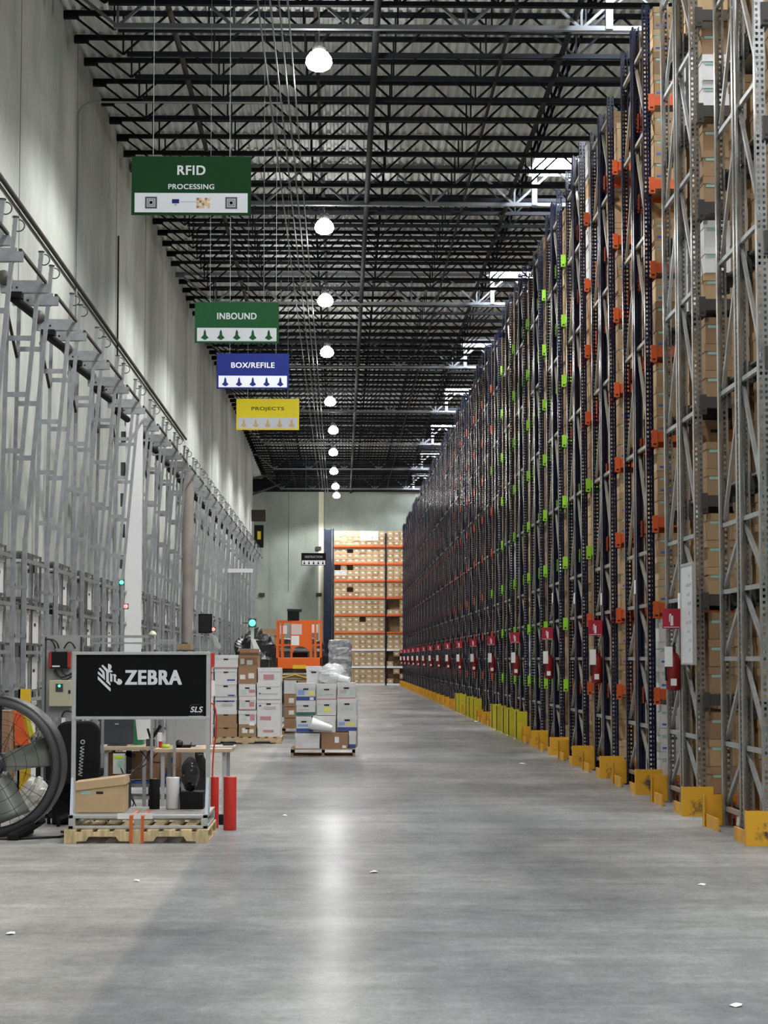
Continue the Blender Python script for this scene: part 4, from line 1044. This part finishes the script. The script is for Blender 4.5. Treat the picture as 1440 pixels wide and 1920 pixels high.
GREYT = mat('dim lettering', (.35, .35, .36), .6)
g = MB(); random.seed(8); u = 354.2
while u < 381.5:
    wd = random.uniform(.5, 1.0); hh = random.uniform(2.0, 2.9); a = onb(u, 1344.4); c = onb(u + wd, 1344.4 - hh)
    g.box(a[0], c[0], YS_ - YC + .0065, YS_ - YC + .0085, a[1], c[1]); u += wd + random.choice((.2, .25, .3))
g.build('small_print', GREYT, cart)
g = MB()
for pts in ([(355, 1327), (357, 1323.4), (362, 1321.2), (373.5, 1321.2)], [(357, 1338), (366, 1338.8), (374, 1338.4), (380.5, 1335.5)]):
    P = [Vector((onb(*p)[0], YS_ - YC + .007, onb(*p)[1])) for p in pts]
    for a, b_ in zip(P, P[1:]): g.bar(a, b_, .002, .003)
g.build('logo_arc', mat('dim logo', (.10, .10, .105), .6), cart)
g = MB()
def ze(x, y): return onb(150 + x / 16, 1230 + y / 16)
for pts in ([(530, 600), (915, 970), (915, 1060), (890, 1050), (530, 700)],
            [(540, 455), (670, 572), (664, 505), (555, 378), (600, 345), (715, 450), (738, 500), (745, 725), (530, 530)],
            [(635, 290), (685, 265), (835, 410), (905, 425), (945, 425), (980, 480), (860, 495), (860, 750), (915, 830), (910, 890), (785, 775), (780, 470)],
            [(835, 235), (870, 235), (930, 270), (948, 330), (920, 400), (890, 425), (840, 415)],
            [(900, 500), (970, 560), (970, 760), (940, 780), (900, 760)],
            [(965, 545), (1060, 545), (1100, 610), (1068, 612), (1078, 745), (1010, 735), (1012, 600)],
            [(1010, 725), (1075, 740), (1100, 765), (1120, 760), (1125, 690), (1170, 680), (1230, 710), (1270, 770), (1240, 840), (1180, 868), (1120, 850), (1075, 800), (1010, 765)]):
    g.poly([(ze(*p)[0], YS_ - YC + .007, ze(*p)[1]) for p in pts], (0, -.001, 0))
g.build('zebra_emblem', SWHITE, cart)
# strap and label plate on the cart base
for u0, u1, l in ((242, 249, 'orange ratchet strap over the cart base, wall side of the pair'), (264, 270, 'orange ratchet strap over the cart base, aisle side of the pair')):
    a = rect(u0, 1523, u1, 1576, YC - .12)
    tag(MB().box(a[0], a[1], YC - .112, YC - .106, .0, .222).box(a[0], a[1], YC - .112, YC + .5, .222, .226).build('ratchet_strap', mat('strap orange', (.55, .12, .03), .6)), l, 'strap', 'orange straps')
a = rect(220, 1521, 286, 1533, YC)
cb_('label_plate', WHITE, [(a[0], a[1], YC - .008, YC - .001, .19, .238)])
# things carried on the cart
ZB = .223
a = rect(140, 1470, 233, 1522, 17.2); W = (a[1] - a[0]) / 2
bx = MB().box(-W, W, 0, .36, 0, .235).build('cardboard_box', CARD3, None, .004); bx.location = ((a[0] + a[1]) / 2, 17.2, ZB)
tag(bx, 'large tan cardboard box with a crooked lid on the sign cart', 'box')
l = MB().box(-W - .012, W + .012, -.012, .372, 0, .07).build('lid', CARD3, bx, .003); l.location = (.0, 0, .205); l.rotation_euler.y = math.radians(-7)
MB().box(-.028, .03, -.003, .001, .155, .175).build('hand_hole', HOLE, bx); MB().box(-W + .05, -W + .13, -.003, .001, .15, .18).build('sticker', LBL, bx)
def roll(u0, v0, u1, v1, Y, zb, m, label, name='film_roll', core=True):
    a = rect(u0, v0, u1, v1, Y); r_ = (a[1] - a[0]) / 2; o = thing(name, ((a[0] + a[1]) / 2, Y + r_, zb), label, 'roll'); H = a[3] - zb
    MB().lathe((0, 0, 0), (0, 0, 1), [(0, 0), (r_ * .97, 0), (r_, .006), (r_, H - .006), (r_ * .97, H), (r_ * .32, H)], 28).build('wound_sheet', m, o)
    MB().lathe((0, 0, 0), (0, 0, 1), [(r_ * .32, H * .5), (r_ * .32, H + .004), (r_ * .26, H + .004), (r_ * .26, H * .5)], 16).build('core', CARD, o)
roll(279, 1461, 299, 1512, 17.6, ZB, MBLACK, 'black film roll standing on the sign cart')
roll(310, 1458, 336, 1512, 17.6, ZB, mat('white roll paper', (.72, .69, .70), .6), 'white paper roll standing on the sign cart')
a = rect(337, 1485, 381, 1512, 17.6)
tag(MB().box(a[0], a[1], 17.6, 17.85, ZB, a[3]).build('black_box', MBLACK, None, .003), 'flat black box at the aisle end of the sign cart', 'box')
c = at(356, 1456, 17.7)
blob('black_bag', (c.x, 17.72, a[3] + .145), (.078, .09, .145), mat('bag plastic', (.015, .015, .016), .15, bump=.8, scale=10), 'shiny black plastic bag standing on the flat black box', 'bag', 12, amp=.2)
a = rect(233, 1456, 240, 1512, 17.62)
tag(MB().box(a[0], a[1], 17.62, 17.9, ZB, a[3]).build('black_panel', MBLACK), 'narrow black panel upright behind the cardboard box', 'panel')  # a plain black panel standing on the cart
roll(418, 1457, 443, 1552, 18.1, 0.0, RED, 'bright red roll standing on the floor beside the cart', 'red_roll')
roll(394, 1457, 410, 1549, 18.35, 0.0, RED, 'red roll standing half hidden behind the cart corner', 'red_roll')
a = rect(408, 1530, 424, 1546, 18.7); tag(MB().box(a[0], a[1], 18.7, 18.8, .0, .09).build('black_block', MBLACK), 'small black block on the floor between the red rolls', 'block')
pts = [at(u, v, 19.0) for u, v in ((395, 1318), (400, 1320), (404, 1330), (406, 1352), (405, 1380), (401, 1402), (399, 1430), (398, 1470), (396, 1520))]
pts.append(Vector((pts[-1].x - .02, 19.0, .01)))
pipe('air_hose', pts, .007, RED, 'thin red hose dangling behind the sign cart', 'hose')

# ================================================================ WORK DESK BEHIND THE CART
def desk(u0, u1, v, Y, dep, label, t=.035):
    a = at(u0, v, Y); c = at(u1, v, Y); W = (c.x - a.x) / 2; r = thing('work_desk', ((a.x + c.x) / 2, Y, 0), label, 'desk'); z = a.z
    MB().box(-W, W, 0, dep, z - t, z).build('desk_top', PLY, r, bevel=.004)
    for sx in (-W + .06, W - .09):
        for y in (.05, dep - .09): MB().box(sx, sx + .035, y, y + .035, 0, z - t).build('leg', GREYP, r)
    return z, r
zd1, _ = desk(183, 284, 1400, 19.9, .75, 'narrower work desk carrying a dark grey monitor behind the cart')
zd2, _ = desk(289, 434, 1404, 19.4, .85, 'wider work desk with a pale board top reaching toward the aisle')
def monitor(u0, v0, u1, v1, Y, zdesk, m, label, logo=False):
    a = rect(u0, v0, u1, v1, Y); W = (a[1] - a[0]) / 2; r = thing('monitor', ((a[0] + a[1]) / 2, Y, zdesk), label, 'monitor'); H = a[3] - zdesk
    MB().box(-W, W, 0, .035, .015, H).build('housing', m, r, bevel=.006)
    MB().box(-W + .01, W - .01, .035, .04, .03, H - .015).build('screen', BLACK, r)
    MB().box(-.09, .09, -.02, .16, 0, .012).box(-.02, .02, .035, .055, .0, .12).build('stand', DGREY, r)
    if logo: MB().box(-.02, .02, -.002, 0, H * .66, H * .70).build('badge', GREYP, r)
monitor(187, 1338, 251, 1399, 20.05, zd1, DGREY, 'dark grey monitor back standing on the narrower desk', True)
monitor(311, 1336, 386, 1400, 19.85, zd2, mat('light grey housing', (.34, .35, .37), .5), 'light grey monitor back standing on the wider desk')
a = rect(252, 1345, 284, 1380, 20.3)
g = thing('document_tray', ((a[0] + a[1]) / 2, 20.3, zd1), 'green tray holding white papers beside the dark monitor', 'tray')
MB().box(-.09, .0, 0, .2, 0, .26).build('tray_side', GREEN, g); MB().poly([(-.05, -.01, .05), (.08, -.01, .05), (.08, -.01, .30), (-.08, -.01, .30)], (0, .004, 0)).build('paper', PAPER, g)
a = rect(270, 1365, 310, 1402, 20.1)
g = thing('tool_pile', ((a[0] + a[1]) / 2 + .02, 19.95, zd1), 'jumble of dark tools and a white cup between the desk monitors', 'tools')
MB().box(-.09, -.01, 0, .1, 0, .07).build('grey_case', DGREY, g); MB().cyl((.03, .05, 0), (.03, .05, .13), .03, .035).build('cup', PAPER, g); MB().bar((-.04, .02, .07), (.05, .02, .20), .03).bar((-.05, .05, .07), (-.08, .05, .17), .02).build('tool', MBLACK, g)
c = at(310, 1402, 19.5)
g = thing('tape_roll', (c.x, 19.55, zd2), 'yellow green tape roll on the wider desk', 'tape')
MB().lathe((0, 0, 0), (0, 0, 1), [(.022, 0), (.038, 0), (.038, .036), (.022, .036), (.022, 0)], 24).build('tape', YGREEN, g)
c = at(301, 1398, 19.6)
tag(MB().cyl((c.x, 19.62, zd2), (c.x, 19.62, zd2 + .06), .018, n=14).build('red_cap', RED), 'small red cap beside the tape roll', 'cap')  # a small loose red cap
c = at(340, 1400, 19.5)
g = thing('tape_dispenser', (c.x, 19.6, zd2), 'black tape dispenser on the wider desk', 'dispenser')
MB().lathe((-.03, 0, .04), (0, 1, 0), [(.0, 0), (.036, 0), (.036, .05), (0, .05)], 20).build('reel', BLACK, g); MB().poly([(-.06, 0, 0), (.08, 0, 0), (.09, 0, .06), (.075, 0, .025), (.0, 0, .02), (-.05, 0, .03)], (0, .05, 0)).build('body', MBLACK, g)
c = at(425, 1398, 19.6)
g = thing('keyboard', (c.x - .02, 19.62, zd2), 'pale keyboard with a black stapler at the aisle end of the desk', 'keyboard')
MB().box(-.14, .10, 0, .14, 0, .018).build('body', mat('pale plastic', (.55, .55, .54), .5), g, bevel=.003); MB().box(-.02, .08, .05, .09, .018, .035).build('stapler', BLACK, g)
# under the desks
a = rect(181, 1406, 356, 1458, 20.4)
banker(181, 1412, 238, 1459, 20.35, .35, CARDM, 'brown carton under the narrower desk nearest the office chair', lid=False, hole=False, z0=.31)
banker(244, 1410, 352, 1460, 20.4, .35, CARDM, 'wide brown carton with hanging cables under the desks', lid=False, hole=False, z0=.31)
a = rect(183, 1460, 352, 1514, 20.3)
g = thing('low_shelf', ((a[0] + a[1]) / 2, 20.3, 0), 'low grey shelf with a blue edge under the desks', 'shelf'); W = (a[1] - a[0]) / 2
MB().box(-W, W, 0, .5, .24, .29).build('shelf_board', GREYP, g); MB().box(-W, W, -.008, 0, .275, .302).build('blue_edge', BLUEP, g)
MB().box(-W, W, 0, .5, .12, .15).build('shelf_board', WHITE, g)
for sx in (-W, W - .04): MB().box(sx, sx + .04, .0, .5, 0, .24).build('side_panel', GREYP, g)
p0, p1 = at(328, 1412, 20.2), at(304, 1470, 20.2)
tag(MB().bar(p0, p1, .05, .015).build('blue_panel', BLUEP), 'slanting blue strip under the wider desk', 'strip')
g = MB()
for u0, v0, u1, v1, s_ in ((212, 1402, 256, 1515, .0), (285, 1405, 245, 1450, .02), (300, 1406, 240, 1446, .05), (262, 1405, 300, 1430, .04)):
    p, q = at(u0, v0, 20.0), at(u1, v1, 19.6); pts = [p.lerp(q, t) + Vector((0, 0, -s_ * math.sin(PI * t))) for t in [i / 8 for i in range(9)]]
    g.tube(pts, .006, 5)
tag(g.build('power_cable', BLACK), 'tangle of thin black cables hanging below the desks', 'cables', kind='stuff')
c = at(240, 1420, 19.7)
g = thing('headset', (c.x, 19.8, 0), 'black barcode gun hanging below the narrower desk', 'scanner')
MB().bar((0, 0, .62), (0, 0, .40), .05).bar((-.03, 0, .60), (.06, 0, .57), .05).build('grip', MBLACK, g)
MB().tube([(0, 0, .40), (-.02, 0, .25), (.05, 0, .12), (.0, 0, .01)], .005).build('cord', BLACK, g)
a = rect(213, 1412, 242, 1450, 19.95)
g = thing('hanging_bag', ((a[0] + a[1]) / 2, 19.86, 0), 'clear bag of papers clipped under the narrower desk', 'bag')
MB().box(-.07, .07, .0, .02, a[2], a[3]).build('papers', mat('mixed paper', (.6, .62, .55), .7), g); MB().box(-.06, .02, -.004, 0, a[3] - .05, a[3] - .02).build('yellow_tab', YGREEN, g); MB().cyl((0, -.002, (a[2] + a[3]) / 2), (0, -.006, (a[2] + a[3]) / 2), .03).build('blue_seal', LBL, g)
c = at(356, 1420, 20.2)
blob('black_bag', (c.x, 20.5, .33), (.16, .12, .33), mat('bag plastic', (.015, .015, .016), .15, bump=.8, scale=10), 'large black refuse bag on the floor under the wider desk', 'bag', 15, amp=.15)
c = at(343, 1430, 20.0)
tag(MB().box(c.x - .02, c.x + .10, 20.05, 20.2, 0, .62).build('white_bin', mat('pale bin', (.66, .67, .68), .5)), 'tall narrow pale bin beside the black bag under the desk', 'bin')

# office chair
c = at(146, 1400, 18.5)
ch = thing('office_chair', (c.x, 18.5, 0), 'black office chair seen from behind between the fan and cart', 'chair', rz=.1)
def rounded(w_, h_, r_, n=6):
    out = []
    for cx_, cz_, a0 in ((w_ / 2 - r_, h_ / 2 - r_, 0), (-w_ / 2 + r_, h_ / 2 - r_, PI / 2), (-w_ / 2 + r_, -h_ / 2 + r_, PI), (w_ / 2 - r_, -h_ / 2 + r_, 3 * PI / 2)):
        for i in range(n + 1): t = a0 + PI / 2 * i / n; out.append((cx_ + r_ * math.cos(t), cz_ + r_ * math.sin(t)))
    return out
MB().poly([(x, 0, z + .66) for x, z in rounded(.40, .56, .11)], (0, .07, 0)).build('backrest', mat('black upholstery', (.008, .008, .010), .8, spec=.25), ch, bevel=.02)
MB().poly([(x, y + .28, .44) for x, y in rounded(.46, .44, .1)], (0, 0, .08)).build('seat', MBLACK, ch, bevel=.02)
MB().cyl((0, .28, .12), (0, .28, .44), .03).bar((0, .03, .5), (0, .2, .46), .06, .02).build('gas_post', BLACK, ch)
g = MB()
for i in range(5): t = 2 * PI * i / 5 + .3; g.bar((0, .28, .12), (.28 * math.cos(t), .28 + .28 * math.sin(t), .075), .04, .03)
g.build('star_base', BLACK, ch)
for i in range(5):
    t = 2 * PI * i / 5 + .3; MB().lathe((.28 * math.cos(t) - .015, .28 + .28 * math.sin(t), .03), (1, 0, 0), [(0, 0), (.029, 0), (.029, .03), (0, .03)], 14).build('caster', MBLACK, ch)
g = MB(); c0 = at(153, 1392, 18.4); c1 = at(148, 1456, 18.4)
pts = []
for i in range(110): t = i / 109; p = c0.lerp(c1, .12 + .88 * t); pts.append((p.x + .016 * math.cos(t * 2 * PI * 9), 18.48 + .016 * math.sin(t * 2 * PI * 9), p.z))
g.tube(pts, .0045, 5); g.tube([(c0.x + .017 * math.cos(t), 18.48, c0.z + .017 * math.sin(t)) for t in [2 * PI * i / 12 for i in range(13)]], .005, 5)
tag(g.build('coiled_lanyard', mat('pale cord', (.55, .56, .52), .5)), 'pale coiled lanyard with a ring hanging against the black chair', 'lanyard')
c = at(118, 1490, 18.6)
o = thing('black_case', (c.x - .02, 18.75, 0), 'black case on the floor between the fan rim and cart', 'case'); MB().box(-.1, .14, 0, .3, 0, .5).build('body', MBLACK, o, bevel=.02); MB().bar((-.04, .15, .5), (-.04, .15, .54), .02).bar((.08, .15, .5), (.08, .15, .54), .02).bar((-.04, .15, .54), (.08, .15, .54), .02).build('handle', BLACK, o)

# electrical board and rail
YB = 19.2
a = rect(86, 1196, 141, 1346, YB)
g = thing('electrical_board', (a[0], YB, 0), 'grey electrical backboard with a red inverter on upright posts', 'electrical board')
W = a[1] - a[0]
MB().box(0, W + .05, 0, .02, a[2], a[3]).build('backboard', mat('board grey', (.36, .36, .35), .6), g)
MB().box(-.015, .0, -.01, .02, 0, a[3] + .01).box(W + .05, W + .065, -.01, .02, 0, a[3] + .01).build('post', DGREY, g)
q = rect(94, 1222, 133, 1253, YB); iv = MB().box(q[0] - a[0], q[1] - a[0], -.08, 0, q[2], q[3]).build('inverter', MBLACK, g, bevel=.008)
MB().box(q[0] - a[0] - .004, q[0] - a[0] + .022, -.085, 0, q[2] + .004, q[3] - .002).box(q[1] - a[0] - .022, q[1] - a[0] + .004, -.085, 0, q[2] + .004, q[3] - .002).build('red_end_cap', mat('dark red', (.35, .02, .02), .5), g, bevel=.004)
MB().box(q[0] - a[0] + .03, q[0] - a[0] + .10, -.083, -.08, q[2] + .012, q[2] + .026).build('label', PAPER, g)
q = rect(94, 1275, 136, 1324, YB); MB().box(q[0] - a[0], q[1] - a[0], -.09, 0, q[2], q[3]).build('breaker_box', BEIGE, g, bevel=.005)
p = rect(104, 1282, 118, 1297, YB - .1); MB().box(p[0] - a[0], p[1] - a[0], -.095, -.09, p[2], p[3], DGREY).cyl(((p[0] + p[1]) / 2 - a[0], -.095, p[3] - .02), ((p[0] + p[1]) / 2 - a[0], -.10, p[3] - .02), .012, m=LEDG).build('breaker_window', None, g)
p = rect(128, 1294, 132, 1300, YB - .1); MB().box(p[0] - a[0], p[1] - a[0], -.097, -.09, p[2], p[3]).build('latch', BLACK, g)
def arc(u0, v0, u1, v1, um, vm, Y, n=10):
    A, B, M_ = at(u0, v0, Y), at(u1, v1, Y), at(um, vm, Y); return [(1 - t) ** 2 * A + 2 * t * (1 - t) * M_ + t * t * B for t in [i / n for i in range(n + 1)]]
k = MB()
for q in ((84, 1198, 104, 1216, 100, 1196), (84, 1200, 110, 1216, 108, 1194), (120, 1216, 141, 1216, 131, 1192), (101, 1256, 134, 1262, 110, 1280), (104, 1254, 134, 1268, 116, 1286), (115, 1254, 134, 1264, 122, 1272), (116, 1345, 141, 1338, 118, 1326)):
    k.tube([p - Vector((a[0], YB, 0)) for p in arc(*q, YB - .05)], .008, 6)
k.build('cable', BLACK, g)
a = at(82, 1193, YB + .1); c = at(331, 1193, YB + .1)
g = thing('steel_rail', (a.x, YB + .1, 0), 'galvanised rail frame standing behind the black sign', 'rail'); W = c.x - a.x
MB().box(0, W * .83, -.015, .015, a.z - .015, a.z + .01).box(W * .80, W, -.015, .015, a.z - .05, a.z - .028).box(W * .35, W, .2, .215, a.z - .07, a.z - .055).build('top_rail', GALV, g)
for t in (.0, .27, .45, .82, .99): MB().box(W * t - .012, W * t + .012, -.012, .012, 0, a.z - .015).build('post', GALV, g)
MB().lathe((W * .82, 0, a.z + .008), (0, 0, 1), [(0, 0), (.04, 0), (.036, .018), (.015, .04), (0, .045)], 16).build('post_cap', CREAM, g)
# carton on a tray above the rail frame
c = at(346, 1218, 20.0)
g = thing('tray_stand', (c.x, 20.1, 0), 'thin post with a tray behind the black sign', 'stand')
MB().cyl((0, 0, 0), (0, 0, c.z - .01), .02).build('post', DGREY, g); MB().box(-.09, .09, -.08, .1, c.z - .014, c.z - .002).build('tray', DGREY, g)
banker(333, 1207, 359, 1218, 20.04, .12, CARDT, 'small open tan carton peeping over the black sign', lid=False, hole=False)
tag(MB().lathe(at(346, 1207, 20.1) + Vector((0, 0, -.01)), (0, 0, 1), [(0, 0), (.03, 0), (.036, .012), (.025, .022), (0, .024)], 16).build('black_cap', MBLACK), 'round black lid lying on the small tan carton', 'lid')  # a loose black cap on the carton

# black display on an arm, lamp heads on poles
a = rect(372, 1151, 397, 1187, 38.0)
g = thing('wall_display', ((a[0] + a[1]) / 2, 38.0, 0), 'black display box mounted high on a pole by the towers', 'display')
MB().box(-.125, .125, 0, .12, a[2], a[3]).build('housing', MBLACK, g, bevel=.01); MB().box(-.11, .11, -.004, 0, a[2] + .02, a[3] - .02).build('screen', BLACK, g)
MB().box(-.03, .03, .12, .17, 0, a[3] + .05).build('pole', GALV, g)
for u, v, Y, l in ((407, 1203, 38.5, 'pale tilted lamp head on a pole beside the black display'), (481, 1211, 54.8, 'pale tilted lamp head on the post by the black heap')):
    p = at(u, v, Y); s_ = Y / 3840 * 1.0
    g = thing('lamp_post', (p.x - 8 * s_, Y, 0), l, 'lamp')
    MB().box(-3 * s_, 3 * s_, 0, .08, 0, at(u, 1165 if Y > 50 else 1190, Y).z).build('pole', mat('pale post', (.55, .62, .58), .5), g)
    MB().poly([(-3 * s_, -.05, p.z + 13 * s_), (5 * s_, -.05, p.z + 12 * s_), (16 * s_, -.05, p.z - 10 * s_), (12 * s_, -.05, p.z - 14 * s_), (4 * s_, -.05, p.z - 8 * s_)], (0, .06, 0)).build('lamp_head', WHITE, g, bevel=.004)
a = rect(394, 1225, 402, 1250, 35.0); tag(MB().box(a[0], a[1], 35, 35.1, a[2], a[3]).box(a[0], a[0] + .02, 35.02, 35.06, 0, a[2]).build('red_marker', RED), 'thin red marker standing beside the black sign edge', 'marker')
a = rect(396, 1276, 403, 1305, 34.8); tag(MB().box(a[0], a[1], 34.8, 34.85, a[2], a[3]).box(a[0], a[0] + .02, 34.81, 34.84, 0, a[2]).build('white_sheet', PAPER), 'white sheet on a thin stand beside the black sign edge', 'sheet')

# ================================================================ DRUM FAN
c = at(-16, 1432, 17.3)
R = .59; fz = R + .012
fan = thing('drum_fan', (c.x, 17.3, 0), 'huge black drum fan with grey blades standing on the floor', 'fan', rz=-.05)
MB().lathe((0, 0, fz), (0, 1, 0), [(R * .86, -.02), (R * .985, -.03), (R, 0), (R * .99, .30), (R * .955, .30), (R * .955, .02), (R * .86, .0), (R * .86, -.02)], 96).build('drum_housing', RIM, fan)
MB().lathe((0, 0, fz), (0, 1, 0), [(R * .985, -.034), (R * 1.005, -.03), (R * 1.005, -.015), (R * .985, -.012)], 96, ).build('rim_edge', BLACK, fan)
MB().lathe((0, 0, fz), (0, 1, 0), [(R * .865, -.03), (R * .88, -.034), (R * .88, -.02)], 96).build('inner_edge', BLACK, fan)
def blade(ang):
    g = MB(); n = 8; vs = []
    for i in range(n + 1):
        r_ = .07 + (R * .80 - .07) * i / n; w_ = .085 + .045 * i / n
        tw_ = math.radians(32 - 14 * i / n)
        for s_ in (-1, 1):
            lx, ly = r_, s_ * w_; yy = .15 + ly * math.sin(tw_) * 1.0; ly *= math.cos(tw_)
            vs.append((lx * math.cos(ang) - ly * math.sin(ang), yy, fz + lx * math.sin(ang) + ly * math.cos(ang)))
    g.add(vs, [(2 * i, 2 * i + 1, 2 * i + 3, 2 * i + 2) for i in range(n)], None, True)
    o = g.build('blade', BLADE, fan); s = o.modifiers.new('thick', 'SOLIDIFY'); s.thickness = .004
for a_ in (15, -68, 195, 112): blade(math.radians(a_))
MB().lathe((0, .06, fz), (0, 1, 0), [(0, 0), (.05, 0), (.075, .02), (.08, .18), (0, .18)], 28).build('hub', DGREY, fan)
MB().lathe((0, .24, fz), (0, 1, 0), [(0, 0), (.10, 0), (.10, .16), (0, .18)], 28).build('motor', mat('motor enamel', (.06, .06, .065), .4), fan)
for y, rr in ((-.03, R * .86), (.295, R * .95)):
    g = MB()
    for k_ in range(12):
        t = PI * 2 * k_ / 12 + (.0 if y < 0 else .2); g.cyl((.07 * math.cos(t), y - (.02 if y < 0 else -.02), fz + .07 * math.sin(t)), (rr * math.cos(t), y, fz + rr * math.sin(t)), .0022, n=4, caps=False)
    for q in (.25, .42, .6, .8): g.tube([(rr * q * math.cos(t), y - (.012 if y < 0 else -.012), fz + rr * q * math.sin(t)) for t in [2 * PI * i / 48 for i in range(49)]], .0018, 4)
    g.build('wire_guard', BLACK, fan)
MB().bar((-R * .95, .3, fz), (R * .95, .3, fz), .035, .02).bar((0, .3, fz - R * .95), (0, .3, fz + R * .95), .035, .02).build('motor_strut', DGREY, fan)
a = rect(-20, 1440, 19, 1458, 17.0)
MB().poly([(-.16, -.08, fz - .10), (.075, -.08, fz - .055), (.09, -.08, fz - .025), (.07, -.08, fz + .01), (-.16, -.08, fz + .03)], (0, .03, 0)).build('junction_cover', WHITE, fan, bevel=.01)
for sx in (-1, 1):
    MB().bar((sx * .20, -.12, .03), (sx * .36, -.02, .13), .10, .05).bar((sx * .20, .45, .03), (sx * .36, .36, .13), .10, .05).bar((sx * .22, -.16, .03), (sx * .22, .5, .03), .09, .05).build('foot', MBLACK, fan, bevel=.01)
MB().tube([(.5, .5, .02), (.62, .4, .015), (.56, .1, .012), (.3, -.05, .012), (.1, -.1, .012)], .012).build('power_cord', BLACK, fan)

# things seen through the fan
a = rect(32, 1292, 57, 1482, 20.2)
g = thing('post_cover', (a[0], 20.2, 0), 'bright yellow post cover on the tower behind the fan', 'guard')
MB().box(0, .12, 0, .02, a[2], a[3]).box(0, .02, 0, .12, 0, a[3]).build('cover', YELLOW, g)
pts = [at(u, v, 20.15) for u, v in ((22, 1332), (38, 1332), (44, 1360), (52, 1382), (56, 1396), (28, 1398), (27, 1365))]
tag(MB().poly(pts[::-1], (0, .04, 0)).build('safety_vest', mat('hi-vis orange', (.9, .16, .04), .7)), 'orange safety vest hanging on the yellow post behind the fan', 'vest')
pts = [at(u, v, 20.11) for u, v in ((38, 1325), (50, 1322), (62, 1370), (64, 1378), (56, 1384), (48, 1345))]
tag(MB().poly(pts[::-1], (0, .04, 0)).build('work_glove', mat('hi-vis yellow', (.62, .60, .06), .7)), 'yellow reflective strap hanging on the post behind the fan', 'strap')
c = at(60, 1495, 19.0)
blob('plastic_bag', (c.x, 19.2, .2), (.15, .15, .2), mat('pale bag', (.62, .60, .55), .5, bump=.5, scale=12, var=.15), 'pale crumpled plastic bag on the floor seen through the fan', 'bag', 31, amp=.25)
c = at(75, 1445, 19.1)
o = tag(MB().box(c.x - .1, c.x + .14, 19.5, 19.8, 0, .62).build('dark_cabinet', MBLACK, None, .01), 'dark cabinet standing behind the fan blades', 'cabinet')
c = at(20, 1380, 19.6)
o = tag(MB().box(c.x - .3, c.x - .06, 19.9, 20.2, 0, 1.0).build('brown_carton', CARDM), 'tall brown carton standing behind the fan', 'box')

# ================================================================ LITTER
random.seed(2)
for u, v, s_, l in ((978, 1432, .10, 'by the yellow guards'), (702, 1636, .06, 'in the middle of the aisle'), (257, 1653, .04, 'in front of the sign cart'), (20, 1752, .05, 'at the near corner below the fan'), (1315, 1660, .05, 'in front of the nearest yellow guard'),
                    (893, 1353, .12, 'by the tall green yellow guards'), (1379, 1887, .05, 'at the very front of the floor'), (535, 1530, .035, 'between the red roll and pallet stack')):
    d = RT * ((u - 720) / FPX) + UP * ((960 - v) / FPX) + F; t = -1.5 / d.z; p = EYE + d * t
    n = 7; pts = [(p.x + s_ * .7 * random.uniform(.5, 1) * math.cos(2 * PI * i / n), p.y + s_ * .9 * random.uniform(.5, 1) * math.sin(2 * PI * i / n), .001 + random.uniform(0, .012)) for i in range(n)]
    g = MB().add(pts + [(p.x, p.y, .016)], [(i, (i + 1) % n, n) for i in range(n)])
    tag(g.build('paper_scrap', PAPER), 'small white scrap of paper on the floor ' + l, 'paper', 'paper scraps on the floor')
